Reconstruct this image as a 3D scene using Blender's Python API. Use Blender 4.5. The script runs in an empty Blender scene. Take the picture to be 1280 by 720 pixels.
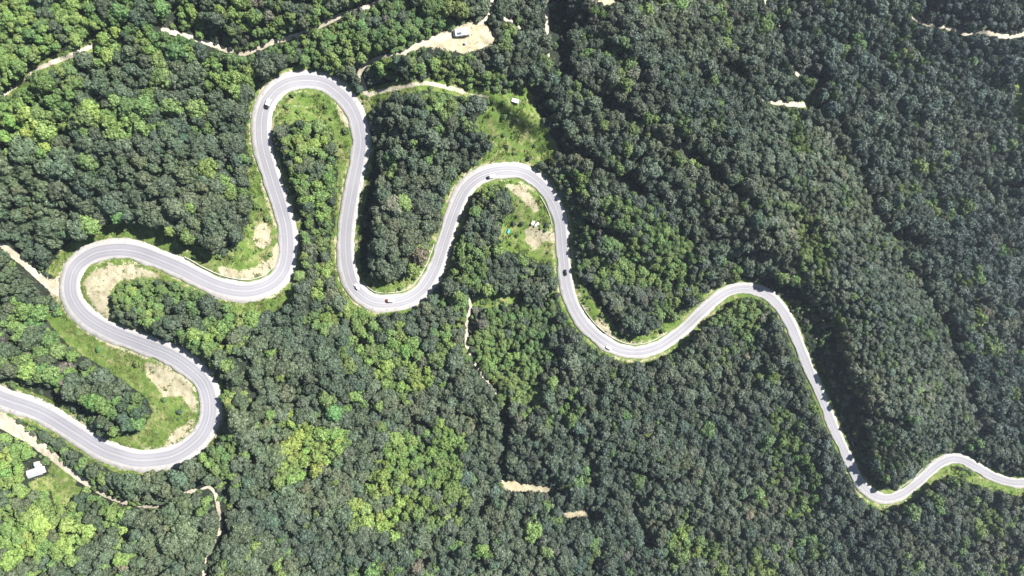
import bpy, math, random
import numpy as np
from mathutils import Vector, Matrix

rng = np.random.default_rng(7)
random.seed(7)
C = bpy.context.scene
COL = C.collection
F = 865.0            # focal length in photo pixels (1280 wide)
HC = 600.0           # camera height over the valley floor

# ------------------------------------------------------------------ camera, sky, sun, exposure
cam_d = bpy.data.cameras.new('camera')
cam = bpy.data.objects.new('camera', cam_d)
COL.objects.link(cam)
cam.location = (0, 0, HC)
cam_d.sensor_width = 36.0
cam_d.lens = 36.0 * F / 1280.0
cam_d.clip_start = 1.0
cam_d.clip_end = 60000
C.camera = cam

SUN_EL = math.radians(43.5)
SUN_AZ = math.radians(25)           # sun stands to the right and a little up in the picture (angle from +x)
w = bpy.data.worlds.new('World')
C.world = w
w.use_nodes = True
nt = w.node_tree
sky = nt.nodes.new('ShaderNodeTexSky')
sky.sky_type = 'NISHITA'
sky.sun_disc = False
sky.sun_elevation = SUN_EL
sky.sun_rotation = math.pi / 2 - SUN_AZ
sky.altitude = 900
bg = nt.nodes['Background']
bg.inputs['Strength'].default_value = 0.052
nt.links.new(sky.outputs[0], bg.inputs['Color'])
sd = bpy.data.lights.new('sun', 'SUN')
sd.energy = 5.0
sd.angle = math.radians(0.5)
sd.color = (1.0, 0.97, 0.925)
sun = bpy.data.objects.new('sun', sd)
COL.objects.link(sun)
tosun = Vector((math.cos(SUN_EL) * math.cos(SUN_AZ), math.cos(SUN_EL) * math.sin(SUN_AZ), math.sin(SUN_EL)))
sun.rotation_euler = tosun.to_track_quat('Z', 'Y').to_euler()
C.view_settings.view_transform = 'Standard'
C.view_settings.look = 'None'
C.view_settings.gamma = 1.0
C.view_settings.use_curve_mapping = False
C.view_settings.exposure = 1.38
C.render.engine = 'CYCLES'
C.cycles.max_bounces = 4
C.cycles.diffuse_bounces = 2
C.cycles.transparent_max_bounces = 4

# ------------------------------------------------------------------ road centre line (in photo pixels), walked from the lower left
ROAD = [(-260, 470), (-150, 452), (-60, 470), (0, 497), (50, 515), (92, 540), (126, 561), (150, 570), (175, 575.5), (214, 571), (240, 556), (254, 541), (262, 520),
        (261.5, 497), (254, 477), (237, 460.5), (212, 444), (176, 429.5), (138, 414.5), (109, 397.5), (92, 377), (87.5, 357), (94, 334), (115, 318),
        (132, 313.5), (150, 312), (168, 314), (186, 319.5), (224, 335), (248, 347), (275, 358.5), (305, 364), (330, 359), (347, 348), (357, 330),
        (359.5, 305), (357, 280), (350, 255), (342, 230), (334.5, 205), (328, 180), (327, 150), (334, 126), (350, 109), (366, 102.5), (382, 100.5),
        (398, 102), (413, 108), (434, 127), (446, 149), (451, 178), (447, 205), (442, 230), (437.5, 255), (433.5, 280), (432, 305), (434, 332),
        (441, 356), (451, 368), (465, 377), (483, 379), (505, 376), (522, 367), (534, 354), (545, 333), (554, 307), (562.5, 280), (571.5, 256), (581, 237), (596, 223),
        (615, 215.5), (636, 213), (652, 215.5), (667, 223), (683, 239), (696, 262), (701, 282), (703, 306), (705.5, 330), (709, 358), (718, 385),
        (733, 408), (754, 426.5), (775, 437), (797, 440), (820, 434.5), (841, 422), (859, 407), (878, 389), (895, 374), (912, 364), (931, 360.5), (949, 364), (965, 373), (980, 391),
        (991, 411), (1000.5, 435), (1011, 460), (1022, 485), (1032.5, 510), (1042, 534), (1052, 556), (1064, 582), (1074, 601), (1088, 616), (1105, 623), (1122, 620),
        (1137, 611), (1151, 600), (1165, 587), (1179, 577), (1192, 573), (1207, 576.5), (1224, 586), (1242, 596), (1260, 602), (1280, 603.5), (1330, 600), (1400, 610), (1520, 640)]


def catmull(P, step):
    P = np.array(P, float)
    P = np.vstack([2 * P[0] - P[1], P, 2 * P[-1] - P[-2]])
    out = []
    for i in range(1, len(P) - 2):
        p0, p1, p2, p3 = P[i - 1:i + 3]
        n = max(2, int(np.hypot(*(p2 - p1)) / step))
        t = np.linspace(0, 1, n, endpoint=False)[:, None]
        out.append(0.5 * (2 * p1 + (p2 - p0) * t + (2 * p0 - 5 * p1 + 4 * p2 - p3) * t ** 2 + (3 * p1 - p0 - 3 * p2 + p3) * t ** 3))
    out.append(P[-2][None])
    return np.vstack(out)


def smooth1(a, k):
    if k < 1:
        return a
    ker = np.ones(2 * k + 1) / (2 * k + 1)
    pad = np.pad(a, ((k, k),) + ((0, 0),) * (a.ndim - 1), mode='edge')
    if a.ndim == 1:
        return np.convolve(pad, ker, 'valid')
    return np.stack([np.convolve(pad[:, j], ker, 'valid') for j in range(a.shape[1])], 1)


RC = catmull(ROAD, 1.5)
RC = smooth1(RC, 3)
# distance from the camera along the road: the pass descends from left to right
seg = np.r_[0, np.cumsum(np.hypot(*np.diff(RC, axis=0).T))]
i_l = np.argmin(np.hypot(RC[:, 0] - 0, RC[:, 1] - 497))
i_r = np.argmin(np.hypot(RC[:, 0] - 1280, RC[:, 1] - 603))
ss = (seg - seg[i_l]) / (seg[i_r] - seg[i_l])
RD = np.interp(ss, [-0.2, 0, 0.35, 0.55, 0.8, 1.0, 1.2], [384, 392, 424, 458, 520, 566, 585])

# ------------------------------------------------------------------ terrain: depth under the camera as a thin plate spline
anch = [(100, 60, 384), (250, 150, 409), (30, 250, 389), (100, 680, 398), (400, 620, 450), (550, 560, 488), (600, 690, 500), (800, 620, 520), (900, 700, 545),
        (1250, 700, 588), (450, 30, 424), (580, 40, 440), (640, 130, 455), (700, 40, 470), (850, 110, 488), (800, 250, 492), (960, 140, 510), (1050, 260, 512),
        (1120, 400, 524), (1185, 520, 542), (1265, 450, 606), (1180, 250, 588), (1100, 90, 560), (1250, 60, 590), (1050, 450, 512), (1100, 540, 530),
        (930, 300, 500), (550, 180, 438), (510, 280, 440), (400, 230, 428), (690, 520, 500), (640, 560, 512), (400, 470, 430), (290, 500, 410), (280, 640, 416),
        (-200, 100, 372), (-200, 650, 385), (300, -180, 405), (300, 900, 440), (700, -180, 480), (700, 900, 520), (1100, -180, 580), (1100, 900, 600),
        (1500, 0, 620), (1500, 400, 640), (1500, 850, 620)]
sel = np.arange(0, len(RC), 26)
PP = np.array([(x, y) for x, y, _ in anch] + [tuple(RC[i]) for i in sel], float) / 400.0
DD = np.array([d for *_, d in anch] + [RD[i] for i in sel], float)


def tps_k(r2):
    return 0.5 * r2 * np.log(r2 + 1e-9)


n_ = len(PP)
K = tps_k(((PP[:, None] - PP[None]) ** 2).sum(-1)) + np.eye(n_) * 0.012
Q = np.c_[np.ones(n_), PP]
A = np.block([[K, Q], [Q.T, np.zeros((3, 3))]])
sol = np.linalg.solve(A, np.r_[DD, np.zeros(3)])
W_, A_ = sol[:n_], sol[n_:]


def vnoise(x, y, seed, octaves=4):
    x, y = np.broadcast_arrays(np.asarray(x, float), np.asarray(y, float))
    r = np.random.default_rng(seed)
    tot = np.zeros(x.shape)
    amp = 1.0
    for o in range(octaves):
        T = r.random((64, 64)) * 2 - 1
        xf = x * 2 ** o + r.random() * 60
        yf = y * 2 ** o + r.random() * 60
        xi = np.floor(xf).astype(int)
        yi = np.floor(yf).astype(int)
        u = xf - xi
        v = yf - yi
        u = u * u * (3 - 2 * u)
        v = v * v * (3 - 2 * v)
        a, b = T[yi % 64, xi % 64], T[yi % 64, (xi + 1) % 64]
        c, d = T[(yi + 1) % 64, xi % 64], T[(yi + 1) % 64, (xi + 1) % 64]
        tot += amp * ((a * (1 - u) + b * u) * (1 - v) + (c * (1 - u) + d * u) * v)
        amp *= 0.5
    return tot


# raster with margin MG round the photo frame, one cell per photo pixel
MG = 260
RW, RH = 1280 + 2 * MG, 720 + 2 * MG
gx = np.arange(-MG, 1280 + MG + 1, 10.0)
gy = np.arange(-MG, 720 + MG + 1, 10.0)
GX, GY = np.meshgrid(gx, gy)
q = np.stack([GX, GY], -1).reshape(-1, 2) / 400.0
DG = (tps_k(((q[:, None] - PP[None]) ** 2).sum(-1)) @ W_ + A_[0] + q @ A_[1:]).reshape(GX.shape)
DG = np.clip(DG, 355, 660)
xx = np.arange(RW) + 0.5 - MG
yy = np.arange(RH) + 0.5 - MG
XX, YY = np.meshgrid(xx, yy)


def bil(G, x, y, x0, y0, st):
    fx = np.clip((np.asarray(x) - x0) / st, 0, G.shape[1] - 1.001)
    fy = np.clip((np.asarray(y) - y0) / st, 0, G.shape[0] - 1.001)
    xi = fx.astype(int)
    yi = fy.astype(int)
    u = fx - xi
    v = fy - yi
    return (G[yi, xi] * (1 - u) + G[yi, xi + 1] * u) * (1 - v) + (G[yi + 1, xi] * (1 - u) + G[yi + 1, xi + 1] * u) * v


DR = bil(DG, XX, YY, gx[0], gy[0], 10.0)
DR = DR + 3.0 * vnoise(XX / 90, YY / 90, 5, 4)
# spurs and gullies that run down towards the lower right
ua, va = XX * .8 + YY * .6, -XX * .6 + YY * .8
up_r = 1 / (1 + np.exp(-(XX - 640 - (YY - 200) * .5) / 40)) / (1 + np.exp((YY - 420) / 60))
DR = DR + (3.2 + 4.8 * up_r) * vnoise(ua / 190, va / 46, 15, 3)
# nearest road point for every cell near the road
DIST = np.full((RH, RW), 999.0)
RIDX = np.zeros((RH, RW), int)
for i in range(0, len(RC), 2):
    x, y = RC[i]
    cx, cy = int(x + MG), int(y + MG)
    R = 108
    x0, x1, y0, y1 = max(cx - R, 0), min(cx + R, RW), max(cy - R, 0), min(cy + R, RH)
    if x1 <= x0 or y1 <= y0:
        continue
    d = np.hypot(XX[y0:y1, x0:x1] - x, YY[y0:y1, x0:x1] - y)
    sub = DIST[y0:y1, x0:x1]
    m = d < sub
    sub[m] = d[m]
    RIDX[y0:y1, x0:x1][m] = i
RDs = bil(DR, RC[:, 0], RC[:, 1], xx[0], yy[0], 1.0)
RDs = smooth1(RDs, 40)
# a soft bench along the road: Gaussian mean of the road's own height, so neighbouring legs blend instead of meeting in a cliff
BN, BD = np.zeros((RH, RW)), np.full((RH, RW), 1e-40)
for i in range(0, len(RC), 3):
    cx, cy = int(RC[i, 0] + MG), int(RC[i, 1] + MG)
    x0, x1, y0, y1 = max(cx - 115, 0), min(cx + 115, RW), max(cy - 115, 0), min(cy + 115, RH)
    if x1 <= x0 or y1 <= y0:
        continue
    d2 = (XX[y0:y1, x0:x1] - RC[i, 0]) ** 2 + (YY[y0:y1, x0:x1] - RC[i, 1]) ** 2
    k = np.exp(-d2 / 620.0)
    BN[y0:y1, x0:x1] += k * RDs[i]
    BD[y0:y1, x0:x1] += k
BENCH = np.where(BD > 1e-35, BN / BD, DR)
DM = DIST * RDs[RIDX] / F                      # metres from the centre line
wgt = np.clip((45.0 - DM) / 37.0, 0, 1)
wgt = wgt * wgt * (3 - 2 * wgt)
DR = DR * (1 - wgt) + BENCH * wgt


def depth(px, py):
    return bil(DR, px, py, xx[0], yy[0], 1.0)


def world(px, py, h=0.0):
    d = depth(px, py)
    return np.stack([(np.asarray(px) - 640) / F * d, -(np.asarray(py) - 360) / F * d, HC - d + h], -1)


def to_px(x, y, z):
    d = HC - z
    return 640 + F * x / d, 360 - F * y / d


def ground_px(x, y):
    """photo pixel of the ground under world x, y"""
    d = np.full(np.shape(x), 470.0)
    for _ in range(14):
        px, py = 640 + F * x / d, 360 - F * y / d
        d = 0.5 * d + 0.5 * depth(px, py)
    return 640 + F * x / d, 360 - F * y / d, d


# ------------------------------------------------------------------ land cover (photo pixels)
def poly_mask(P):
    m = np.zeros((RH, RW), bool)
    P = np.array(P, float)
    x0, y0 = np.floor(P.min(0) + MG - 1).astype(int)
    x1, y1 = np.ceil(P.max(0) + MG + 1).astype(int)
    x0, y0 = max(x0, 0), max(y0, 0)
    X, Y = XX[y0:y1, x0:x1], YY[y0:y1, x0:x1]
    c = np.zeros(X.shape, bool)
    for i in range(len(P)):
        xa, ya = P[i]
        xb, yb = P[i - 1]
        if ya == yb:
            continue
        c ^= ((ya > Y) != (yb > Y)) & (X < (xb - xa) * (Y - ya) / (yb - ya) + xa)
    m[y0:y1, x0:x1] = c
    return m


def line_mask(P, wd):
    m = np.zeros((RH, RW), bool)
    P = np.array(P, float)
    ws = np.broadcast_to(np.asarray(wd, float), (len(P),))
    for i in range(len(P) - 1):
        a, b = P[i], P[i + 1]
        r = max(ws[i], ws[i + 1])
        lo = np.floor(np.minimum(a, b) - r + MG - 1).astype(int)
        hi = np.ceil(np.maximum(a, b) + r + MG + 2).astype(int)
        x0, y0 = np.maximum(lo, 0)
        x1, y1 = hi
        X, Y = XX[y0:y1, x0:x1], YY[y0:y1, x0:x1]
        ab = b - a
        t = np.clip(((X - a[0]) * ab[0] + (Y - a[1]) * ab[1]) / max(ab @ ab, 1e-6), 0, 1)
        d = np.hypot(X - a[0] - ab[0] * t, Y - a[1] - ab[1] * t)
        m[y0:y1, x0:x1] |= d < (ws[i] + (ws[i + 1] - ws[i]) * t) / 2
    return m


def blur(a, k):
    a = a.astype(float)
    for ax in (0, 1):
        cs = np.cumsum(np.pad(a, [(k + 1, k) if i == ax else (0, 0) for i in (0, 1)], mode='edge'), axis=ax)
        a = (np.take(cs, range(2 * k + 1, cs.shape[ax]), ax) - np.take(cs, range(0, cs.shape[ax] - 2 * k - 1), ax)) / (2 * k + 1)
    return a


MEADOW = [
    [(343, 122), (365, 112), (400, 115), (420, 126), (436, 150), (440, 180), (432, 230), (424, 268), (419, 262), (424, 205), (418, 170), (398, 152), (372, 150), (354, 162), (346, 152)],
    [(592, 152), (606, 136), (622, 124), (640, 112), (657, 108), (666, 120), (670, 138), (684, 162), (698, 186), (692, 202), (668, 204), (640, 200), (612, 205), (596, 203), (614, 182), (604, 166)],
    [(308, 205), (326, 215), (336, 245), (344, 280), (346, 308), (336, 332), (308, 349), (272, 343), (232, 326), (236, 306), (262, 311), (284, 317), (302, 300), (312, 275), (314, 245)],
    [(56, 340), (80, 309), (110, 289), (150, 277), (195, 283), (234, 301), (260, 322), (236, 334), (200, 318), (150, 303), (115, 308), (88, 325), (72, 347)],
    [(102, 352), (116, 336), (140, 327), (165, 327), (197, 339), (212, 352), (180, 350), (152, 353), (142, 366), (139, 385), (144, 402), (126, 396), (110, 380)],
    [(52, 372), (64, 385), (84, 402), (112, 426), (142, 438), (180, 449), (208, 457), (228, 470), (243, 490), (249, 512), (246, 532), (231, 551), (205, 563), (180, 566), (150, 561),
     (126, 543), (160, 542), (182, 531), (192, 514), (182, 496), (157, 478), (120, 453), (88, 434), (60, 402)],
    [(622, 232), (645, 226), (666, 237), (683, 262), (691, 290), (694, 303), (692, 330), (672, 328), (652, 320), (638, 314), (624, 312), (622, 292), (640, 262), (640, 245)],
    [(452, 350), (462, 362), (480, 369), (506, 363), (523, 347), (536, 325), (550, 290), (562, 260), (577, 236), (590, 226), (582, 222), (566, 246), (552, 284), (540, 318), (524, 336), (506, 346), (486, 350), (474, 346)],
    [(714, 345), (728, 382), (745, 405), (768, 424), (792, 431), (830, 420), (852, 403), (838, 398), (800, 420), (777, 417), (760, 396), (738, 372), (722, 345)],
    [(1134, 627), (1150, 607), (1165, 595), (1185, 584), (1210, 591), (1245, 606), (1285, 613), (1290, 624), (1240, 615), (1205, 600), (1185, 593), (1165, 606), (1148, 622)],
    [(1268, 95), (1285, 90), (1285, 155), (1268, 152)],
    [(286, 382), (330, 382), (356, 369), (368, 345), (376, 350), (364, 377), (342, 391), (300, 396)],
    [(580, 380), (610, 366), (655, 364), (648, 378), (610, 386)],
    [(443, 120), (465, 109), (500, 102), (532, 97), (556, 100), (585, 108), (632, 116), (632, 127), (585, 123), (555, 116), (530, 113), (500, 119), (472, 128), (458, 146), (452, 138)],
    [(8, 120), (40, 82), (80, 64), (125, 50), (128, 58), (88, 78), (50, 96), (20, 122)],
    [(1000, 126), (1012, 124), (1014, 136), (1000, 136)],
    [(34, 604), (60, 594), (66, 574), (78, 582), (98, 602), (72, 612), (44, 616)],
    [(70, 632), (64, 616), (84, 604), (104, 610), (92, 628)],
    [(872, 378), (900, 358), (908, 356), (888, 378), (876, 388)],
]
DIRT = [
    [(104, 352), (118, 338), (140, 330), (164, 331), (190, 339), (200, 347), (178, 347), (150, 351), (139, 364), (136, 384), (138, 398), (128, 395), (113, 378)],
    [(180, 452), (212, 460), (236, 478), (246, 498), (244, 520), (236, 508), (226, 494), (208, 497), (196, 485), (184, 470)],
    [(232, 530), (245, 520), (240, 540), (222, 554), (205, 560), (215, 540)],
    [(632, 230), (652, 231), (668, 246), (677, 268), (668, 264), (655, 252), (643, 242)],
    [(655, 286), (668, 282), (680, 290), (704, 289), (704, 302), (680, 302), (668, 313), (658, 305)],
    [(496, 68), (528, 52), (548, 42), (574, 31), (600, 25), (612, 35), (622, 45), (615, 56), (598, 62), (580, 67), (562, 63), (545, 61), (528, 59), (508, 70)],
    [(318, 285), (330, 276), (338, 290), (338, 306), (328, 312), (316, 304)],
    [(420, 130), (430, 134), (438, 158), (434, 160), (424, 146)],
    [(743, 404), (758, 420), (773, 428), (768, 420), (757, 402), (746, 396)],
    [(738, 2), (762, -4), (786, 2), (780, 6), (752, 6)],
    [(625, 600), (640, 599), (660, 604), (690, 608), (692, 616), (660, 616), (630, 612)],
    [(702, 640), (730, 638), (734, 644), (708, 648)],
    [(56, 345), (70, 348), (80, 330), (90, 322), (78, 352), (74, 380), (66, 374), (58, 360)],
    [(270, 330), (300, 340), (338, 324), (346, 300), (351, 310), (346, 332), (328, 347), (300, 350), (276, 344)],
]
TRACKS = [
    ([(-120, 500), (-40, 508), (0, 524), (16, 534), (38, 548), (62, 567), (85, 587), (105, 602), (120, 613)], [12, 14, 18, 18, 14, 12, 8, 7, 5]),
    ([(120, 613), (140, 623), (165, 630), (190, 633), (212, 629), (235, 616), (255, 609), (268, 613), (273, 635), (276, 658), (268, 680), (259, 700), (254, 730), (250, 800)], 4.5),
    ([(-60, 288), (-10, 302), (15, 317), (35, 333), (52, 349), (72, 366)], 9),
    ([(5, 120), (28, 101), (45, 87), (68, 77), (90, 69), (122, 54)], [2, 3, 5, 6, 6, 5]),
    ([(204, 37), (225, 43), (255, 52), (303, 67), (340, 53), (380, 42), (405, 30), (432, 17), (465, 7), (490, -8)], 6),
    ([(457, 116), (452, 100), (449, 92), (455, 81), (470, 74), (500, 66), (530, 53), (560, 45)], [6, 5, 5, 7, 5, 5, 8, 10]),
    ([(600, 30), (612, 18), (618, -20)], 4),
    ([(628, 22), (640, 28), (652, 38)], 5),
    ([(683, -40), (684, 30), (686, 88)], [5, 4, 2]),
    ([(948, 124), (975, 129), (1005, 131)], [3, 7, 6]),
    ([(1140, 20), (1165, 32), (1190, 37), (1206, 42), (1230, 40), (1255, 46), (1290, 41), (1400, 30)], 6),
    ([(585, 368), (589, 384), (584, 400), (583, 430), (588, 445), (600, 465), (612, 480), (622, 494)], [3, 3, 5, 5, 3, 3, 3, 2]),
    ([(972, 20), (978, 50), (990, 86), (1000, 96)], [2, 2, 4, 3]),
    ([(958, -10), (957, 12)], [5, 3]),
]
WHEEL = [([(460, 116), (475, 112.5), (500, 107.5), (530, 102.5), (552, 106), (580, 113)], 2.2), ([(460, 120), (476, 116), (500, 111), (530, 105.5), (552, 109), (580, 116), (612, 121)], 2.2),
         ([(343, 146), (352, 137), (368, 133), (385, 134)], 1.5)]
GAPS = [([(300, 446), (306, 462), (312, 480), (316, 500)], 9), ([(282, 604), (281, 672)], 9), ([(700, -30), (700, 88)], 22), ([(662, 108), (678, 134), (700, 170), (708, 190)], 14),
        ([(962, 351), (990, 367), (1018, 405), (1038, 456), (1056, 512), (1072, 557)], [8, 18, 30, 34, 32, 20]),
        ([(464, 182), (462, 220), (456, 262), (452, 300), (452, 336)], [14, 20, 22, 22, 12]), ([(348, 196), (362, 240), (370, 280), (372, 310)], [8, 14, 18, 10]),
        ([(632, 500), (633, 540), (629, 590)], 10), ([(1068, 566), (1086, 596), (1100, 606)], 14), ([(735, 362), (750, 385), (770, 408)], 14),
        ([(0, 478), (60, 492), (120, 518)], 12), ([(610, 225), (630, 236)], 6), ([(1128, 606), (1150, 590), (1172, 572)], [8, 6, 4]),
        ([(866, 194), (888, 211), (925, 244), (960, 272)], [9, 10, 6, 3]), ([(786, 216), (798, 236)], 9), ([(700, 178), (722, 190), (760, 214), (800, 240)], [8, 9, 4, 8]), ([(716, 96), (742, 120), (775, 140)], [7, 6, 3]), ([(1010, 130), (1048, 150), (1070, 190), (1085, 230)], [9, 6, 5, 4]), ([(905, 80), (935, 98)], 8), ([(926, 346), (958, 352)], 7), ([(1230, 231), (1285, 233)], 7), ([(1096, 214), (1120, 219)], 7),
        ([(1126, 290), (1150, 308)], 8), ([(1106, 524), (1130, 530)], 8), ([(1206, 377), (1226, 380)], 7), ([(784, 584), (828, 604)], 7), ([(792, 636), (812, 678)], 8), ([(733, 634), (744, 650)], 7), ([(1000, 88), (1030, 100), (1010, 120)], 8),
        ([(960, 285), (968, 300)], 6), ([(735, 275), (772, 296)], 6), ([(1230, 40), (1270, 36)], 7), ([(1085, 240), (1110, 285), (1140, 330)], [3, 6, 4]), ([(1145, 340), (1180, 400), (1205, 460)], [4, 6, 4])]

grass = np.zeros((RH, RW), bool)
for P in MEADOW:
    grass |= poly_mask(P)
dirt = np.zeros((RH, RW), bool)
for P in DIRT:
    dirt |= poly_mask(P)
track = np.zeros((RH, RW), bool)
for P, wd in TRACKS:
    track |= line_mask(catmull(P, 6) if np.ndim(wd) == 0 else P, wd)
wheel = np.zeros((RH, RW), bool)
for P, wd in WHEEL:
    wheel |= line_mask(catmull(P, 4), wd)
gap = np.zeros((RH, RW), bool)
for P, wd in GAPS:
    gap |= line_mask(P, wd)
verge_n = vnoise(XX / 22, YY / 22, 9, 3)
narrow = np.clip((XX - 880) / 80, 0, 1) * (YY < 612)      # the lower road squeezes between the trees
verge = DM < 9.0 + 1.3 * verge_n - 2.6 * narrow               # strip along the road without trees
NOTREE = grass | dirt | track | gap | verge
grass_f = np.clip(blur(grass | (verge & (DM < 9.5 - 4 * narrow)), 2) + 0.0, 0, 1)
dirt_f = np.clip(blur(dirt, 2), 0, 1)
track_f = np.clip(blur(track, 1), 0, 1)
track_f = np.maximum(track_f, 0.95 * blur(wheel, 1))
strip = np.clip(1 - np.abs(DM - 6.8) / 1.8, 0, 1)      # dusty strip beside the shoulder
dirt_f = np.maximum(dirt_f, (1 - narrow) * strip * np.clip(0.55 + 0.7 * verge_n, 0, 0.8))


def at(M, px, py):
    xi = np.clip((np.asarray(px) + MG).astype(int), 0, RW - 1)
    yi = np.clip((np.asarray(py) + MG).astype(int), 0, RH - 1)
    return M[yi, xi]


# ------------------------------------------------------------------ materials
def new_mat(name):
    m = bpy.data.materials.new(name)
    m.use_nodes = True
    n = m.node_tree.nodes
    return m, n, m.node_tree.links, n['Principled BSDF']


def val(n, l, op, a, b=None, clamp=False):
    x = n.new('ShaderNodeMath')
    x.operation = op
    x.use_clamp = clamp
    for i, v in enumerate((a, b)):
        if v is None:
            continue
        if isinstance(v, (int, float)):
            x.inputs[i].default_value = v
        else:
            l.new(v, x.inputs[i])
    return x.outputs[0]


def mixc(n, l, fac, a, b, mode='MIX'):
    x = n.new('ShaderNodeMix')
    x.data_type = 'RGBA'
    x.blend_type = mode
    for i, v in ((0, fac), (6, a), (7, b)):
        if isinstance(v, (int, float)):
            x.inputs[i].default_value = v
        elif isinstance(v, tuple):
            x.inputs[i].default_value = (*v, 1)
        else:
            l.new(v, x.inputs[i])
    return x.outputs[2]


def noise(n, l, scale, detail=4, vec=None, rough=0.6):
    x = n.new('ShaderNodeTexNoise')
    x.inputs['Scale'].default_value = scale
    x.inputs['Detail'].default_value = detail
    x.inputs['Roughness'].default_value = rough
    if vec is not None:
        l.new(vec, x.inputs['Vector'])
    return x.outputs['Fac']


def ramp(n, l, fac, stops):
    x = n.new('ShaderNodeValToRGB')
    e = x.color_ramp.elements
    while len(e) < len(stops):
        e.new(0.5)
    for i, (p, c) in enumerate(stops):
        e[i].position = p
        e[i].color = (*c, 1) if len(c) == 3 else c
    l.new(fac, x.inputs[0])
    return x.outputs[0]


def plain(name, col, rough=0.6, metal=0.0, var=0.12, scale=2.0, spec=0.5):
    m, n, l, b = new_mat(name)
    tc = n.new('ShaderNodeTexCoord')
    f = noise(n, l, scale, 5, tc.outputs['Object'])
    c = mixc(n, l, f, tuple(max(0, x * (1 - var)) for x in col), tuple(min(1, x * (1 + var)) for x in col))
    l.new(c, b.inputs['Base Color'])
    b.inputs['Roughness'].default_value = rough
    b.inputs['Metallic'].default_value = metal
    b.inputs['Specular IOR Level'].default_value = spec
    return m


def leaf_mat():
    m, n, l, b = new_mat('foliage')
    a = n.new('ShaderNodeAttribute')
    a.attribute_type = 'INSTANCER'
    a.attribute_name = 'tint'
    geo = n.new('ShaderNodeNewGeometry')
    tc = n.new('ShaderNodeTexCoord')
    f = noise(n, l, 0.55, 3, tc.outputs['Object'])
    br = val(n, l, 'ADD', val(n, l, 'MULTIPLY', geo.outputs['Random Per Island'], 0.8), val(n, l, 'MULTIPLY', f, 0.8))
    hs = n.new('ShaderNodeVectorMath')
    hs.operation = 'SCALE'
    l.new(a.outputs['Vector'], hs.inputs[0])
    l.new(val(n, l, 'ADD', br, 0.2), hs.inputs['Scale'])
    col = mixc(n, l, val(n, l, 'MULTIPLY', geo.outputs['Random Per Island'], 0.22), hs.outputs[0], (0.13, 0.125, 0.07))
    l.new(col, b.inputs['Base Color'])
    b.inputs['Roughness'].default_value = 0.55
    b.inputs['Specular IOR Level'].default_value = 0.35
    tr = n.new('ShaderNodeBsdfTranslucent')
    tcol = mixc(n, l, 1.0, col, (0.9, 1.0, 0.45), 'MULTIPLY')
    l.new(tcol, tr.inputs['Color'])
    ms = n.new('ShaderNodeMixShader')
    ms.inputs[0].default_value = 0.09
    l.new(b.outputs[0], ms.inputs[1])
    l.new(tr.outputs[0], ms.inputs[2])
    l.new(ms.outputs[0], n['Material Output'].inputs[0])
    return m


M_LEAF = leaf_mat()
M_BARK = plain('bark', (0.11, 0.085, 0.06), 0.9, var=0.4, scale=6)


def ground_mat():
    m, n, l, b = new_mat('hillside')
    tc = n.new('ShaderNodeTexCoord')
    P = tc.outputs['Object']

    def attr(nm):
        a = n.new('ShaderNodeAttribute')
        a.attribute_name = nm
        return a.outputs['Fac']
    n1 = noise(n, l, 0.25, 6, P)
    n2 = noise(n, l, 0.06, 5, P)
    n3 = noise(n, l, 1.1, 4, P)
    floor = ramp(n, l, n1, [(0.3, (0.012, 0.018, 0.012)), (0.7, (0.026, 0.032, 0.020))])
    gr = ramp(n, l, val(n, l, 'ADD', val(n, l, 'MULTIPLY', n1, 0.6), val(n, l, 'MULTIPLY', n2, 0.4)),
              [(0.36, (0.085, 0.145, 0.028)), (0.5, (0.135, 0.195, 0.045)), (0.60, (0.25, 0.245, 0.105))])
    gr = mixc(n, l, n3, gr, mixc(n, l, 1.0, gr, (0.5, 0.55, 0.5), 'MULTIPLY'))
    n5 = noise(n, l, 0.16, 7, P, .75)
    dt = ramp(n, l, n5, [(0.3, (0.20, 0.175, 0.105)), (0.5, (0.315, 0.28, 0.19)), (0.7, (0.40, 0.365, 0.27))])
    tr = ramp(n, l, n1, [(0.3, (0.31, 0.27, 0.20)), (0.7, (0.42, 0.38, 0.305))])

    def soft(f, k, c):
        s = val(n, l, 'ADD', f, val(n, l, 'MULTIPLY', val(n, l, 'SUBTRACT', val(n, l, 'ADD', val(n, l, 'MULTIPLY', n1, .5), val(n, l, 'MULTIPLY', n3, .5)), 0.5), k))
        return val(n, l, 'MULTIPLY', val(n, l, 'SUBTRACT', s, c), 5.0, True)
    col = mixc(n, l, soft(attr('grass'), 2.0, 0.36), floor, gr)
    col = mixc(n, l, soft(attr('dirt'), 4.2, 0.45), col, dt)
    col = mixc(n, l, soft(attr('track'), 1.4, 0.38), col, tr)
    l.new(col, b.inputs['Base Color'])
    b.inputs['Roughness'].default_value = 0.95
    b.inputs['Specular IOR Level'].default_value = 0.15
    bp = n.new('ShaderNodeBump')
    bp.inputs['Strength'].default_value = 0.8
    bp.inputs['Distance'].default_value = 0.6
    l.new(val(n, l, 'ADD', n1, val(n, l, 'MULTIPLY', n3, 0.5)), bp.inputs['Height'])
    l.new(bp.outputs[0], b.inputs['Normal'])
    return m


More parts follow.
